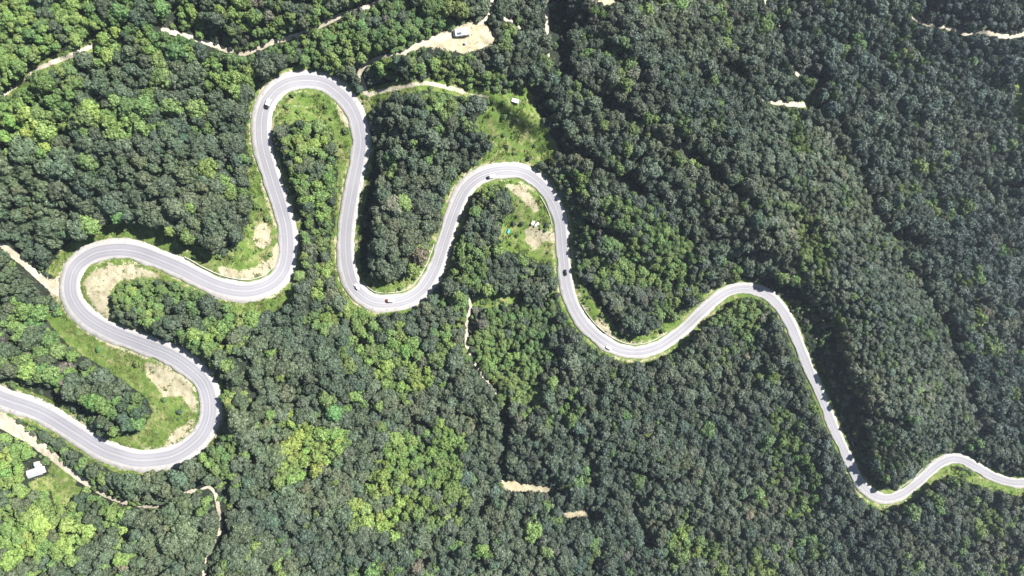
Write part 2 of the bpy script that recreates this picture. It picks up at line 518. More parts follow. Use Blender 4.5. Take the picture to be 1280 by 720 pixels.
def asphalt_mat():
    m, n, l, b = new_mat('asphalt')
    uv = n.new('ShaderNodeUVMap')
    sx = n.new('ShaderNodeSeparateXYZ')
    l.new(uv.outputs[0], sx.inputs[0])
    u = sx.outputs[0]                     # -1..1 over the width
    tc = n.new('ShaderNodeTexCoord')
    n1 = noise(n, l, 0.07, 5, tc.outputs['Object'])
    mp = n.new('ShaderNodeMapping')
    mp.inputs['Scale'].default_value = (6.0, 0.02, 1)
    l.new(uv.outputs[0], mp.inputs[0])
    streak = noise(n, l, 1.0, 4, mp.outputs[0])
    n3 = noise(n, l, 2.5, 3, tc.outputs['Object'])
    # wheel tracks polished paler, oil line darker
    wt = val(n, l, 'COSINE', val(n, l, 'MULTIPLY', u, 4 * math.pi))
    f = val(n, l, 'ADD', val(n, l, 'MULTIPLY', streak, 0.65), val(n, l, 'MULTIPLY', n1, 0.35))
    big = noise(n, l, 0.011, 3, tc.outputs['Object'])
    f = val(n, l, 'ADD', f, val(n, l, 'MULTIPLY', val(n, l, 'SUBTRACT', big, 0.5), 0.5))
    f = val(n, l, 'ADD', f, val(n, l, 'MULTIPLY', wt, 0.045))
    f = val(n, l, 'ADD', f, val(n, l, 'MULTIPLY', val(n, l, 'SUBTRACT', n3, 0.5), 0.12))
    col = ramp(n, l, f, [(0.3, (0.195, 0.19, 0.203)), (0.5, (0.24, 0.234, 0.25)), (0.72, (0.29, 0.284, 0.298))])
    l.new(col, b.inputs['Base Color'])
    b.inputs['Roughness'].default_value = 0.85
    b.inputs['Specular IOR Level'].default_value = 0.3
    return m


def gravel_mat():
    m, n, l, b = new_mat('gravel')
    tc = n.new('ShaderNodeTexCoord')
    n1 = noise(n, l, 0.3, 6, tc.outputs['Object'])
    n2 = noise(n, l, 3.0, 3, tc.outputs['Object'])
    f = val(n, l, 'ADD', val(n, l, 'MULTIPLY', n1, 0.7), val(n, l, 'MULTIPLY', n2, 0.3))
    n4 = noise(n, l, 0.55, 5, tc.outputs['Object'])
    spots = val(n, l, 'MULTIPLY', val(n, l, 'SUBTRACT', n4, 0.56), 7.0, True)
    gcol = mixc(n, l, spots, ramp(n, l, f, [(0.3, (0.27, 0.255, 0.235)), (0.5, (0.35, 0.335, 0.32)), (0.7, (0.42, 0.405, 0.385))]), (0.235, 0.215, 0.165))
    l.new(gcol, b.inputs['Base Color'])
    b.inputs['Roughness'].default_value = 0.95
    b.inputs['Specular IOR Level'].default_value = 0.2
    return m


M_GROUND, M_ASPH, M_GRAVEL = ground_mat(), asphalt_mat(), gravel_mat()
M_PAINT = plain('road_paint', (0.40, 0.395, 0.39), 0.7, var=0.25, scale=0.8)
M_CONC = plain('concrete', (0.36, 0.345, 0.30), 0.9, var=0.3, scale=0.7)


def mesh_obj(name, verts, faces, mat, parent=None, smooth=False, uvs=None):
    me = bpy.data.meshes.new(name)
    me.from_pydata([tuple(v) for v in verts], [], [tuple(f) for f in faces])
    if isinstance(mat, list):
        for x in mat:
            me.materials.append(x)
    else:
        me.materials.append(mat)
    if smooth:
        me.polygons.foreach_set('use_smooth', [True] * len(me.polygons))
    if uvs is not None:
        ul = me.uv_layers.new(name='UVMap')
        idx = np.zeros(len(me.loops), np.int32)
        me.loops.foreach_get('vertex_index', idx)
        ul.data.foreach_set('uv', np.asarray(uvs, np.float32)[idx].ravel())
    me.update()
    o = bpy.data.objects.new(name, me)
    COL.objects.link(o)
    if parent:
        o.parent = parent
    return o


def tag(o, label, cat, group=None):
    o['label'] = label
    o['category'] = cat
    if group:
        o['group'] = group
    return o


def thing(name, label, cat, loc, rz=0.0, group=None):
    o = bpy.data.objects.new(name, None)
    COL.objects.link(o)
    o.location = loc
    o.rotation_euler = (0, 0, rz)
    o.empty_display_size = 0.5
    return tag(o, label, cat, group)


# ------------------------------------------------------------------ hillside sheet
def axis(lo, hi, st):
    core = np.arange(lo, hi + 0.1, st)
    mid1 = lo - np.r_[8, 20, 40, 70, 110, 160, 220, 300, 420, 700, 1200, 2200.0]
    mid2 = hi + np.r_[8, 20, 40, 70, 110, 160, 220, 300, 420, 700, 1200, 2200.0]
    return np.r_[mid1[::-1], core, mid2]


ax, ay = axis(-30, 1310, 2.0), axis(-30, 750, 2.0)
AX, AY = np.meshgrid(ax, ay)
AD = depth(AX, AY)
ground_n = vnoise(AX / 7, AY / 7, 21, 3) * 0.35
near = at(DM, AX, AY)
push = np.where((near < 7.0) & (AX > -MG) & (AX < 1280 + MG) & (AY > -MG) & (AY < 720 + MG), 0.5, 0.0)
AZ = HC - AD + np.where(near < 9, 0.0, ground_n) - push
GV = np.stack([(AX - 640) / F * AD, -(AY - 360) / F * AD, AZ], -1).reshape(-1, 3)
nx, ny = len(ax), len(ay)
I = np.arange(nx * ny).reshape(ny, nx)
FQ = np.stack([I[:-1, :-1], I[1:, :-1], I[1:, 1:], I[:-1, 1:]], -1).reshape(-1, 4)
me = bpy.data.meshes.new('hillside')
me.vertices.add(len(GV))
me.vertices.foreach_set('co', GV.astype(np.float32).ravel())
me.loops.add(FQ.size)
me.loops.foreach_set('vertex_index', FQ.astype(np.int32).ravel())
me.polygons.add(len(FQ))
me.polygons.foreach_set('loop_start', np.arange(0, FQ.size, 4, dtype=np.int32))
me.polygons.foreach_set('use_smooth', np.ones(len(FQ), bool))
me.update(calc_edges=True)
inside = ((AX > -MG) & (AX < 1280 + MG) & (AY > -MG) & (AY < 720 + MG)).ravel()
for nm, M in (('grass', grass_f), ('dirt', dirt_f), ('track', track_f)):
    a = me.attributes.new(nm, 'FLOAT', 'POINT')
    v = bil(M, AX, AY, xx[0], yy[0], 1.0).ravel() * inside
    a.data.foreach_set('value', v.astype(np.float32))
me.materials.append(M_GROUND)
hill = bpy.data.objects.new('hillside', me)
COL.objects.link(hill)
hill['kind'] = 'structure'

# ------------------------------------------------------------------ the road
RW3 = np.stack([(RC[:, 0] - 640) / F * RDs, -(RC[:, 1] - 360) / F * RDs, HC - RDs], -1)
RW3[:, :2] = smooth1(RW3[:, :2], 3)
tang = np.gradient(RW3[:, :2], axis=0)
tang /= np.linalg.norm(tang, axis=1)[:, None]
nor = np.stack([-tang[:, 1], tang[:, 0]], 1)              # left of travel
ang = np.unwrap(np.arctan2(tang[:, 1], tang[:, 0]))
slen = np.r_[0, np.cumsum(np.hypot(*np.diff(RW3[:, :2], axis=0).T))]
curv = smooth1(np.gradient(ang) / np.maximum(np.gradient(slen), 1e-3), 14)     # + = turning left
half = np.interp(ss, [0, 0.3, 0.6, 0.72, 0.8, 1], [4.15, 3.9, 3.55, 3.2, 2.75, 2.6])
outer_r = np.clip(curv * 60, -1, 1)
en = vnoise(slen / 9, 0 * slen, 31, 3) + .6 * vnoise(slen / 2.6, 0 * slen, 33, 2)
en2 = vnoise(slen / 9, 0 * slen + 7, 32, 3) + .6 * vnoise(slen / 2.6, 0 * slen, 34, 2)
sh_scale = np.interp(ss, [0, 0.6, 0.8, 1], [1, 0.85, .6, 0.55])
sh_l = (1.9 - 0.9 * np.minimum(outer_r, 0) * 1.1 - 0.4 * np.maximum(outer_r, 0)) * sh_scale + 0.55 * en
sh_r = (1.9 + 0.9 * np.maximum(outer_r, 0) * 1.1 + 0.4 * np.minimum(outer_r, 0)) * sh_scale + 0.55 * en2
KEEP = np.where((RC[:, 0] > -250) & (RC[:, 0] < 1500))[0]


def ribbon(name, offs, zo, mat, skirt=None, keep=KEEP):
    """offs: list of offsets (m, positive to the left), each a number or an array along the road"""
    verts, uvs, faces = [], [], []
    k = len(offs)
    for i in keep:
        for j, o in enumerate(offs):
            oo = o[i] if np.ndim(o) else o
            x, y = RW3[i, :2] + nor[i] * oo
            z = RW3[i, 2] + (zo[j] if np.ndim(zo) else zo)
            verts.append((x, y, z))
            uvs.append((oo / half[i], slen[i] / 4))
    for i in range(len(keep) - 1):
        if keep[i + 1] != keep[i] + 1:
            continue
        for j in range(k - 1):
            a = i * k + j
            faces.append((a, a + 1, a + k + 1, a + k))
    o = mesh_obj(name, verts, [f[::-1] for f in faces], mat, uvs=uvs, smooth=True)
    return o


o = ribbon('road_shoulder', [half + sh_l + 0.4, half + sh_l, half, 0 * half, -half, -half - sh_r, -half - sh_r - 0.4], [-0.6, 0.06, 0.08, 0.08, 0.08, 0.06, -0.6], M_GRAVEL)
o['kind'] = 'structure'
o = ribbon('road', [half, half * 0.5, 0 * half, -half * 0.5, -half], 0.13, M_ASPH)
o['kind'] = 'structure'
pv = []
for side in (1, -1):
    o = ribbon('road_edge_line', [side * (half - 0.25) + 0.1, side * (half - 0.25) - 0.1], 0.15, M_PAINT)
    o['kind'] = 'structure'
o = ribbon('road_centre_line', [0.1 + 0 * half, -0.1 + 0 * half], 0.15, M_PAINT)
o['kind'] = 'structure'


def idx_of(px, py):
    return int(np.argmin(np.hypot(RC[:, 0] - px, RC[:, 1] - py)))


# concrete drain along the inner side of some bends
for (a, b, side) in (((441, 356), (554, 307), 1), ((718, 385), (841, 422), 1), ((224, 335), (357, 330), 1), ((683, 239), (701, 282), -1), ((1122, 620), (1165, 587), 1)):
    i0, i1 = idx_of(*a), idx_of(*b)
    sho = half + (sh_l if side > 0 else sh_r)
    kk = np.arange(i0, i1)
    base = side * (smooth1(sho, 12) + 1.6 + 0.2 * vnoise(slen / 30, 0 * slen, 77, 2))
    o = ribbon('road_drain', [base + 0.3, base + 0.22, base - 0.22, base - 0.3], [-0.5, 0.22, 0.22, -0.5], M_CONC, keep=kk)
    o['kind'] = 'structure'


# ------------------------------------------------------------------ tree prototypes
def ico(r, c, rr):
    t = (1 + 5 ** 0.5) / 2
    V = np.array([(-1, t, 0), (1, t, 0), (-1, -t, 0), (1, -t, 0), (0, -1, t), (0, 1, t), (0, -1, -t), (0, 1, -t), (t, 0, -1), (t, 0, 1), (-t, 0, -1), (-t, 0, 1)], float)
    V /= np.linalg.norm(V[0])
    Fc = [(0, 11, 5), (0, 5, 1), (0, 1, 7), (0, 7, 10), (0, 10, 11), (1, 5, 9), (5, 11, 4), (11, 10, 2), (10, 7, 6), (7, 1, 8), (3, 9, 4), (3, 4, 2), (3, 2, 6), (3, 6, 8), (3, 8, 9),
          (4, 9, 5), (2, 4, 11), (6, 2, 10), (8, 6, 7), (9, 8, 1)]
    V = list(V)
    out = []
    cache = {}

    def mid(a, b):
        k = (min(a, b), max(a, b))
        if k not in cache:
            m = V[a] + V[b]
            V.append(m / np.linalg.norm(m))
            cache[k] = len(V) - 1
        return cache[k]
    for a, b, d in Fc:
        ab, bd, da = mid(a, b), mid(b, d), mid(d, a)
        out += [(a, ab, da), (b, bd, ab), (d, da, bd), (ab, bd, da)]
    V = np.array(V)
    V = V * (r * (0.82 + 0.16 * rr.random(len(V)))[:, None]) + np.array(c)
    return V, out


def make_crown_mesh(seed, R=4.6, H=13.0, z0=0.42, nl=11, leaf=(0.32, 0.62), dens=7.5, flat=1.0, tall=False, lump=1.0):
    rr = np.random.default_rng(seed)
    lobes = []
    Hc = H * (1 - z0)
    zc = H * z0
    lobes.append((np.array([rr.normal(0, .25 * R * .5), rr.normal(0, .25 * R * .5), H - 0.44 * R * lump]), 0.44 * R * lump))
    for k in range(nl):
        a = 2 * math.pi * (k + rr.random() * .8) / nl * 1.0 + (k % 2) * 0.6
        f = 0.38 + 0.40 * rr.random() if k % 3 else 0.18 + 0.2 * rr.random()
        lr = R * (0.22 + 0.17 * rr.random()) * lump
        top = H - lr - Hc * 0.36 * (f / 0.66) ** 1.6 * (0.3 + 0.8 * rr.random())
        lobes.append((np.array([math.cos(a) * f * R, math.sin(a) * f * R, top]), lr))
    for k in range(nl * 2):                       # small sprays that roughen the outline
        c0, r0 = lobes[rr.integers(0, nl + 1)]
        d0 = rr.normal(size=3)
        d0[2] = abs(d0[2]) * .8
        d0 /= np.linalg.norm(d0)
        lobes.append((c0 + d0 * r0 * .85, R * (.10 + .09 * rr.random()) * lump))
    for k in range(max(4, nl // 2)):
        a = 2 * math.pi * (k + rr.random()) / max(4, nl // 2)
        lr = R * (0.26 + 0.1 * rr.random()) * lump
        lobes.append((np.array([math.cos(a) * 0.66 * R, math.sin(a) * 0.66 * R, zc + lr * 0.9 + Hc * 0.2 * rr.random()]), lr))
    V, Fa = [], []
    nv = 0
    for c, r in lobes:
        v, f = ico(r * 0.86, c, rr)
        V.append(v)
        Fa += [tuple(i + nv for i in t) for t in f]
        nv += len(v)
        n = int(dens * r * r * 4)
        d = rr.normal(size=(n, 3))
        d[:, 2] += 0.35
        d /= np.linalg.norm(d, axis=1)[:, None]
        p = c + d * r * (0.88 + 0.26 * rr.random(n))[:, None]
        ok = np.ones(n, bool)
        for c2, r2 in lobes:
            if c2 is not c:
                ok &= np.linalg.norm(p - c2, axis=1) > r2 * 0.82
        p, d = p[ok], d[ok]
        nn = d + rr.normal(size=d.shape) * 0.32
        nn /= np.linalg.norm(nn, axis=1)[:, None]
        t = np.cross(nn, rr.normal(size=d.shape))
        t /= np.linalg.norm(t, axis=1)[:, None]
        b = np.cross(nn, t)
        s = (leaf[0] + (leaf[1] - leaf[0]) * rr.random(len(p)))[:, None]
        s2 = s * (0.6 + 0.5 * rr.random(len(p)))[:, None]
        q = np.stack([p - t * s, p - b * s2 + nn * 0.1, p + t * s, p + b * s2 + nn * 0.08], 1).reshape(-1, 3)
        V.append(q)
        Fa += [(nv + 4 * i, nv + 4 * i + 1, nv + 4 * i + 2, nv + 4 * i + 3) for i in range(len(p))]
        nv += len(q)
    V = np.vstack(V)
    me = bpy.data.meshes.new('crown')
    me.from_pydata(V.tolist(), [], Fa)
    me.materials.append(M_LEAF)
    me.update()
    return me


def tube(V, Fa, pts, rad, n=6):
    base = len(V)
    pts = np.array(pts, float)
    for i, p in enumerate(pts):
        d = pts[min(i + 1, len(pts) - 1)] - pts[max(i - 1, 0)]
        d /= np.linalg.norm(d)
        t = np.cross(d, (0.3, 0.9, 0.2))
        t /= np.linalg.norm(t)
        b = np.cross(d, t)
        for k in range(n):
            a = 2 * math.pi * k / n
            V.append(p + (t * math.cos(a) + b * math.sin(a)) * rad[i])
    for i in range(len(pts) - 1):
        for k in range(n):
            a = base + i * n + k
            b2 = base + i * n + (k + 1) % n
            Fa.append((a, b2, b2 + n, a + n))
    Fa.append(tuple(base + (len(pts) - 1) * n + k for k in range(n)))


def make_trunk_mesh(seed, R=4.6, H=13.0):
    rr = np.random.default_rng(seed + 500)
    V, Fa = [], []
    tube(V, Fa, [(0, 0, -1.0), (0.05, 0, 0.5), (0.12, .05, H * .35), (0.05, .12, H * .6), (0, 0, H * .86)], [.36, .27, .21, .15, .05], 7)
    for k in range(6):
        a = 2 * math.pi * k / 6 + rr.random()
        z = H * (0.36 + 0.05 * k)
        f = R * (0.5 + .15 * rr.random())
        tube(V, Fa, [(0.1, .08, z), (math.cos(a) * f * .5, math.sin(a) * f * .5, z + 1.0), (math.cos(a) * f, math.sin(a) * f, z + 2.4)], [.11, .08, .03], 5)
    me = bpy.data.meshes.new('trunk')
    me.from_pydata([tuple(v) for v in V], [], Fa)
    me.materials.append(M_BARK)
    me.update()
    return me


CROWN = [make_crown_mesh(100 + i, R=4.6 + 0.3 * (i % 3 - 1), H=12.5 + 0.5 * (i % 4), z0=0.36 + .04 * (i % 3), nl=12 + i % 6, lump=0.95 + .1 * (i % 2)) for i in range(8)]
TRUNK = [make_trunk_mesh(100 + i) for i in range(8)]
BUSH = [make_crown_mesh(300 + i, R=2.2, H=3.0, z0=0.1, nl=6 + i % 3, leaf=(0.22, 0.45), dens=12) for i in range(5)]
STEM = [make_trunk_mesh(300 + i, R=1.9, H=2.4) for i in range(2)]
for m_ in STEM:
    for v in m_.vertices:
        v.co.x *= .45
        v.co.y *= .45

# ------------------------------------------------------------------ where trees stand
#        cx,  cy,  rx,  ry, rot, weights dark, mid, light, grey, size
ZONE = [(60, 50, 115, 75, 0, (.05, .40, .55, 0), .72), (40, 145, 80, 45, 0, (.15, .45, .4, 0), .8), (230, 25, 100, 50, 0, (.25, .45, .3, 0), .8), (300, 85, 35, 40, 0, (.2, .4, .4, 0), .75),
        (150, 155, 45, 30, 20, (.5, .25, .25, 0), .9), (430, 40, 130, 55, 0, (.15, .66, .15, .04), .72), (560, 98, 85, 32, 0, (.08, .74, .18, 0), .55), (60, 650, 85, 60, 0, (.12, .4, .48, 0), .72),
        (25, 585, 50, 35, 0, (.25, .5, .25, 0), .7), (110, 600, 60, 30, 30, (.3, .5, .2, 0), .55), (150, 660, 40, 40, 0, (.4, .35, .25, 0), .85), (280, 540, 28, 70, 0, (.25, .5, .25, 0), .7),
        (210, 375, 75, 28, 10, (.25, .6, .15, 0), .5), (270, 400, 50, 40, 0, (.5, .35, .15, 0), .85), (390, 553, 34, 42, 0, (.15, .2, .65, 0), .85), (530, 595, 66, 55, -30, (.12, .2, .68, 0), .85), (470, 640, 28, 16, 0, (.2, .2, .6, 0), .9),
        (478, 430, 48, 30, 10, (.2, .45, .35, 0), .8), (505, 470, 30, 40, 60, (.35, .35, .3, 0), .9), (440, 498, 40, 14, 0, (.45, .2, .35, 0), .9), (360, 695, 16, 28, -20, (.3, .2, .5, 0), .9), (595, 680, 16, 8, 0, (.3, .3, .4, 0), 1),
        (560, 400, 40, 40, 0, (.35, .45, .2, 0), .7), (645, 425, 52, 66, 0, (.06, .82, .12, 0), .6), (655, 490, 30, 26, 0, (.3, .6, .1, 0), .75), (720, 300, 32, 80, -10, (.4, .42, .18, 0), .8),
        (815, 310, 62, 34, 25, (.1, .42, .46, .02), .72), (770, 270, 36, 18, 30, (.4, .35, .25, 0), .85), (850, 196, 24, 10, 25, (.25, .3, .45, 0), .8), (780, 360, 80, 40, 10, (.35, .5, .15, 0), .75), (680, 215, 30, 18, 0, (.25, .55, .2, 0), .6),
        (920, 390, 50, 30, 0, (.35, .55, .1, 0), .75), (1012, 310, 20, 70, -8, (.35, .55, .1, 0), .8), (1125, 408, 20, 14, 0, (.5, .35, .15, 0), .8), (990, 165, 12, 30, -15, (.2, .6, .2, 0), .7), (1010, 470, 20, 80, -22, (.35, .62, .03, 0), .7),
        (985, 590, 26, 90, -10, (.5, .42, .08, 0), .85), (900, 690, 80, 18, 20, (.45, .42, .13, 0), .9), (1080, 640, 40, 20, 10, (.35, .5, .15, 0), .7), (395, 240, 40, 100, 0, (.45, .42, .13, 0), .85), (400, 180, 40, 35, 0, (.3, .55, .15, 0), .7),
        (600, 310, 50, 60, 0, (.55, .4, .05, 0), .8), (620, 275, 30, 40, 0, (.5, .45, .05, 0), .75), (430, 400, 40, 20, 0, (.3, .5, .2, 0), .7), (1240, 640, 60, 20, 15, (.5, .48, .02, 0), .8), (1110, 560, 30, 40, 0, (.45, .55, 0, 0), .8),
        (165, 500, 60, 40, 20, (.45, .45, .1, 0), .85), (1020, 395, 26, 60, -25, (.4, .58, .02, 0), .85), (560, 120, 60, 20, 0, (.35, .5, .15, 0), .7), (650, 60, 30, 40, 0, (.5, .42, .08, 0), .8), (80, 440, 90, 50, 25, (.62, .3, .06, .02), .9)]
ZW = np.zeros((RH, RW, 4))
ZS = np.ones((RH, RW))
ZW[:] = (.89, .097, .004, .009)
zn = vnoise(XX / 20, YY / 20, 55, 3) * 0.28
for cx, cy, rx, ry, rot, wts, sz in ZONE:
    c, s = math.cos(math.radians(rot)), math.sin(math.radians(rot))
    u = ((XX - cx) * c + (YY - cy) * s) / rx
    v = (-(XX - cx) * s + (YY - cy) * c) / ry
    k = np.clip((1.08 - np.sqrt(u * u + v * v) + zn) * 5, 0, 1)
    ZW = ZW * (1 - k[..., None]) + np.array(wts) * k[..., None]
    ZS = ZS * (1 - k) + sz * k

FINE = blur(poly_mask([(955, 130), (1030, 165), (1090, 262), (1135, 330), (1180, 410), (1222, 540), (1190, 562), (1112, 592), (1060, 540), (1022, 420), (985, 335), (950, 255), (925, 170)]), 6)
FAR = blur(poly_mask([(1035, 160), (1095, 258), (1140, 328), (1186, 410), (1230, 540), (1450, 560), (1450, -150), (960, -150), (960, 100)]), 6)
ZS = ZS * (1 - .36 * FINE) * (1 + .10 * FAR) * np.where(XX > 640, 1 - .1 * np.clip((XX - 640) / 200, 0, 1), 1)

STAND = np.clip(vnoise(ua / 90, va / 40, 71, 4), -1.3, 1.3)
TREES = []        # px, py (ground), x, y, z, radius, height, tint, proto
cell = 8.0
grid = {}


def tint_for(px, py, k):
    f = min(max(px / 1280, 0), 1)
    if k == 0:
        base = np.array([0.050, 0.076, 0.041]) * (1 - f) + np.array([0.057, 0.076, 0.057]) * f
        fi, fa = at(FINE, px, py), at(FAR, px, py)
        base = base * (1 + np.array([.54, .47, .36]) * fi) * (1 + np.array([.02, .07, .22]) * fa)  # ridge crowns coloured lighter as if sunlit; far slope tinted bluer
    elif k == 1:
        base = np.array([0.092, 0.150, 0.041]) * (1 - .4 * f) + np.array([0.06, 0.09, 0.045]) * .4 * f
    elif k == 2:
        base = np.array([0.122, 0.190, 0.047]) * (1 - .35 * f)
    else:
        base = np.array([0.094, 0.092, 0.070])
    sn = at(STAND, px, py)
    return base * 1.34 * (1 + .22 * sn) * np.array([1 + .10 * sn, 1, 1 - .10 * sn]) * (0.75 + 0.5 * rng.random()) * np.array([1 + .08 * rng.normal(), 1, 1 + .07 * rng.normal()])


NC = 340000
cxs = rng.uniform(-640, 760, NC)
cys = rng.uniform(-430, 430, NC)
gpx, gpy, gd = ground_px(cxs, cys)
szs = at(ZS, gpx, gpy)
rads = np.clip(4.5 * szs * (0.68 + 0.80 * rng.random(NC) ** 1.7), 1.4, 6.8)
SUNNY = dirt | track | poly_mask(MEADOW[13])
young = np.arange(NC) > 215000                    # younger trees that fill in between the tall ones
rads = np.where(young, rads * (0.5 + .2 * rng.random(NC)), rads)
hts = (9.0 + 1.55 * rads) * (0.9 + 0.2 * rng.random(NC)) * (1 + .18 * at(FAR, gpx, gpy)) * np.where((gpx > 985) & (gpx < 1120) & (gpy > 350) & (gpy < 610) & (at(DM, gpx, gpy) < 34) & (at(DM, gpx, gpy) > 9) & (gpx > 985 + (gpy - 390) * .42), 1.62, 1.0) * np.where(szs < .75, .66, 1.0) * np.where(young, .74, 1.0)
# trees on the sunny side of the road are only as tall as keeps their shade off the carriageway
cot = 1 / math.tan(SUN_EL)
lit_leg = ~((gpx > 950) & (gpx < 1110) & (gpy < 610) & (gpy > 340))
for fct in (1.0, .8, .62, .45, .3):
    hit = np.zeros(NC, bool)
    hh = hts * fct
    for tt, lt in [(t_, l_) for t_ in (3.0, 6.0, 9.0, 12.0, 15.0, 19.0, 23.0, 28.0) for l_ in (-.5, 0, .5)]:
        tq = tt + .55 * rads * max(fct, .6)
        lq = lt * rads * max(fct, .6)
        spx, spy = to_px(cxs - math.cos(SUN_AZ) * tq - math.sin(SUN_AZ) * lq, cys - math.sin(SUN_AZ) * tq + math.cos(SUN_AZ) * lq, HC - gd)
        sdp = depth(spx, spy)
        over = (-gd + hh * .93 - tt / cot) > -sdp + .6
        hit |= over & ((at(DM, spx, spy) < 5.4) | at(SUNNY, spx, spy))
    if fct == 1.0:
        out_f = np.where(hit & lit_leg, 0.0, 1.0)
    else:
        out_f = np.where((out_f == 0) & ~hit, fct, out_f)
too_shady = out_f == 0
out_f = np.where(out_f == 0, .3, out_f)
hts = hts * out_f
rads = rads * np.maximum(out_f, .5) ** .6
cpx, cpy = to_px(cxs, cys, HC - gd + hts * 0.7)
inb = (gpx > -190) & (gpx < 1470) & (gpy > -190) & (gpy < 910)
bad = too_shady | at(NOTREE, gpx, gpy) | at(NOTREE, cpx, cpy)
rp = rads / gd * F
for k in range(8):
    a = k * math.pi / 4
    blockers = verge | grass | dirt | track
    bad |= at(DM, cpx + rp * .9 * math.cos(a), cpy + rp * .9 * math.sin(a)) < 5.6 - .9 * at(narrow, cpx, cpy)
    bad |= at(track | dirt, cpx + rp * .62 * math.cos(a), cpy + rp * .62 * math.sin(a))
    bad |= at(grass | gap, cpx + rp * .45 * math.cos(a), cpy + rp * .45 * math.sin(a))
HOUSES = [(45, 588, 17), (578, 42, 14), (644, 127, 10), (635, 289, 8), (668, 280, 9), (581, 55, 6)]
for hx, hy, hr in HOUSES:
    bad |= np.hypot(cpx - hx, cpy - hy) < hr + rp * .5
cn = vnoise(gpx / 26 + 3, gpy / 26, 64, 3)
CLS = np.argsort(np.argsort(cn)) / NC
good = np.where(inb & ~bad)[0]
for i in good:
    x, y, r = cxs[i], cys[i], rads[i]
    gi, gj = int(x // cell), int(y // cell)
    ok = True
    sp_ = 0.48 + .11 * at(FAR, gpx[i], gpy[i])
    for a in (-1, 0, 1):
        for b in (-1, 0, 1):
            for (x2, y2, r2) in grid.get((gi + a, gj + b), ()):
                if (x - x2) ** 2 + (y - y2) ** 2 < (sp_ * (r + r2)) ** 2:
                    ok = False
                    break
            if not ok:
                break
        if not ok:
            break
    if not ok:
        continue
    grid.setdefault((gi, gj), []).append((x, y, r))
    wts = at(ZW, gpx[i], gpy[i])
    # stands of one kind: a slow field decides, with some chance mixed in
    o4 = np.array([0, 3, 1, 2])
    uu = abs(CLS[i] + rng.normal() * .19)
    uu = min(2 - uu if uu > 1 else uu, .9999)
    k = o4[min(3, int(np.searchsorted(np.cumsum(wts[o4] / wts.sum()), uu)))]
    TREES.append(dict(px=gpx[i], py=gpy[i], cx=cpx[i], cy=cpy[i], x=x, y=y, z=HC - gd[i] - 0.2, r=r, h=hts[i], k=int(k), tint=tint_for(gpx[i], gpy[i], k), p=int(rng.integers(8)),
                      rz=rng.random() * 6.283, own=False))

# ------------------------------------------------------------------ single trees: the front row along the road, the tracks and the clearings
BENDS = [(260, 500), (87, 358), (335, 356), (385, 100), (482, 379), (637, 213), (797, 440), (928, 361), (1105, 623), (1192, 573)]
BI = [idx_of(0, 497)] + [idx_of(*b) for b in BENDS] + [idx_of(1280, 603)]
LEGS = [("the lower left road leg", 'h'), ("the leg joining the two left hairpins", 'h'), ("the left loop's upper leg", 'h'), ("the top loop's left leg", 'v'), ("the top loop's right leg", 'v'),
        ("the middle loop's left leg", 'v'), ("the middle loop's right leg", 'v'), ("the rising leg right of centre", 'h'), ("the long right road leg", 'v'), ("the lower right bend", 'h'), ("the last road leg at right", 'h')]
KINDW = ['dark green', 'mid green', 'light green', 'grey green']
ORD = ['first', 'second', 'third', 'fourth', 'fifth', 'sixth', 'seventh', 'eighth', 'ninth', 'tenth', 'eleventh', 'twelfth', 'thirteenth', 'fourteenth', 'fifteenth', 'sixteenth', 'seventeenth',
       'eighteenth', 'nineteenth', 'twentieth', 'twenty-first', 'twenty-second', 'twenty-third', 'twenty-fourth', 'twenty-fifth']
TA = np.array([(t['px'], t['py'], t['x'], t['y'], t['cx'], t['cy']) for t in TREES])
OWN = []          # (tree index, label, group)
for li in range(len(LEGS)):
    i0, i1 = BI[li], BI[li + 1]
    for side in (1, -1):
        row = []
        step = 9.0
        nb = max(1, int((slen[i1] - slen[i0]) / step))
        for b in range(nb):
            sb = slen[i0] + (b + .5) * (slen[i1] - slen[i0]) / nb
            i = int(np.argmin(np.abs(slen - sb)))
            rel = TA[:, 2:4] - RW3[i, :2]
            al = rel @ tang[i]
            ac = rel @ nor[i] * side
            m = (np.abs(al) < step / 2) & (ac > 5) & (ac < 17) & (TA[:, 4] > 4) & (TA[:, 4] < 1276) & (TA[:, 5] > 4) & (TA[:, 5] < 716)
            c = np.where(m)[0]
            c = [j for j in c if not TREES[j]['own']]
            if not c:
                continue
            j = min(c, key=lambda q: ac[q])
            TREES[j]['own'] = True
            row.append(j)
        nm, o_ = LEGS[li]
        if not row:
            continue
        mx = np.mean([(RC[int(np.argmin(np.hypot(RC[:, 0] - TREES[j]['px'], RC[:, 1] - TREES[j]['py'])))] - (TREES[j]['px'], TREES[j]['py'])) for j in row], axis=0)
        if o_ == 'h':
            sd_ = 'below' if mx[1] < 0 else 'above'
            row.sort(key=lambda j: TREES[j]['cx'])
            for q_, j in enumerate(row):
                OWN.append((j, f"{KINDW[TREES[j]['k']]} tree {sd_} {nm}, {ORD[q_]} from the left", f"trees lining {nm}"))
        else:
            sd_ = 'right' if mx[0] < 0 else 'left'
            row.sort(key=lambda j: TREES[j]['cy'])
            for q_, j in enumerate(row):
                OWN.append((j, f"{KINDW[TREES[j]['k']]} tree {sd_} of {nm}, {ORD[q_]} from the top", f"trees lining {nm}"))
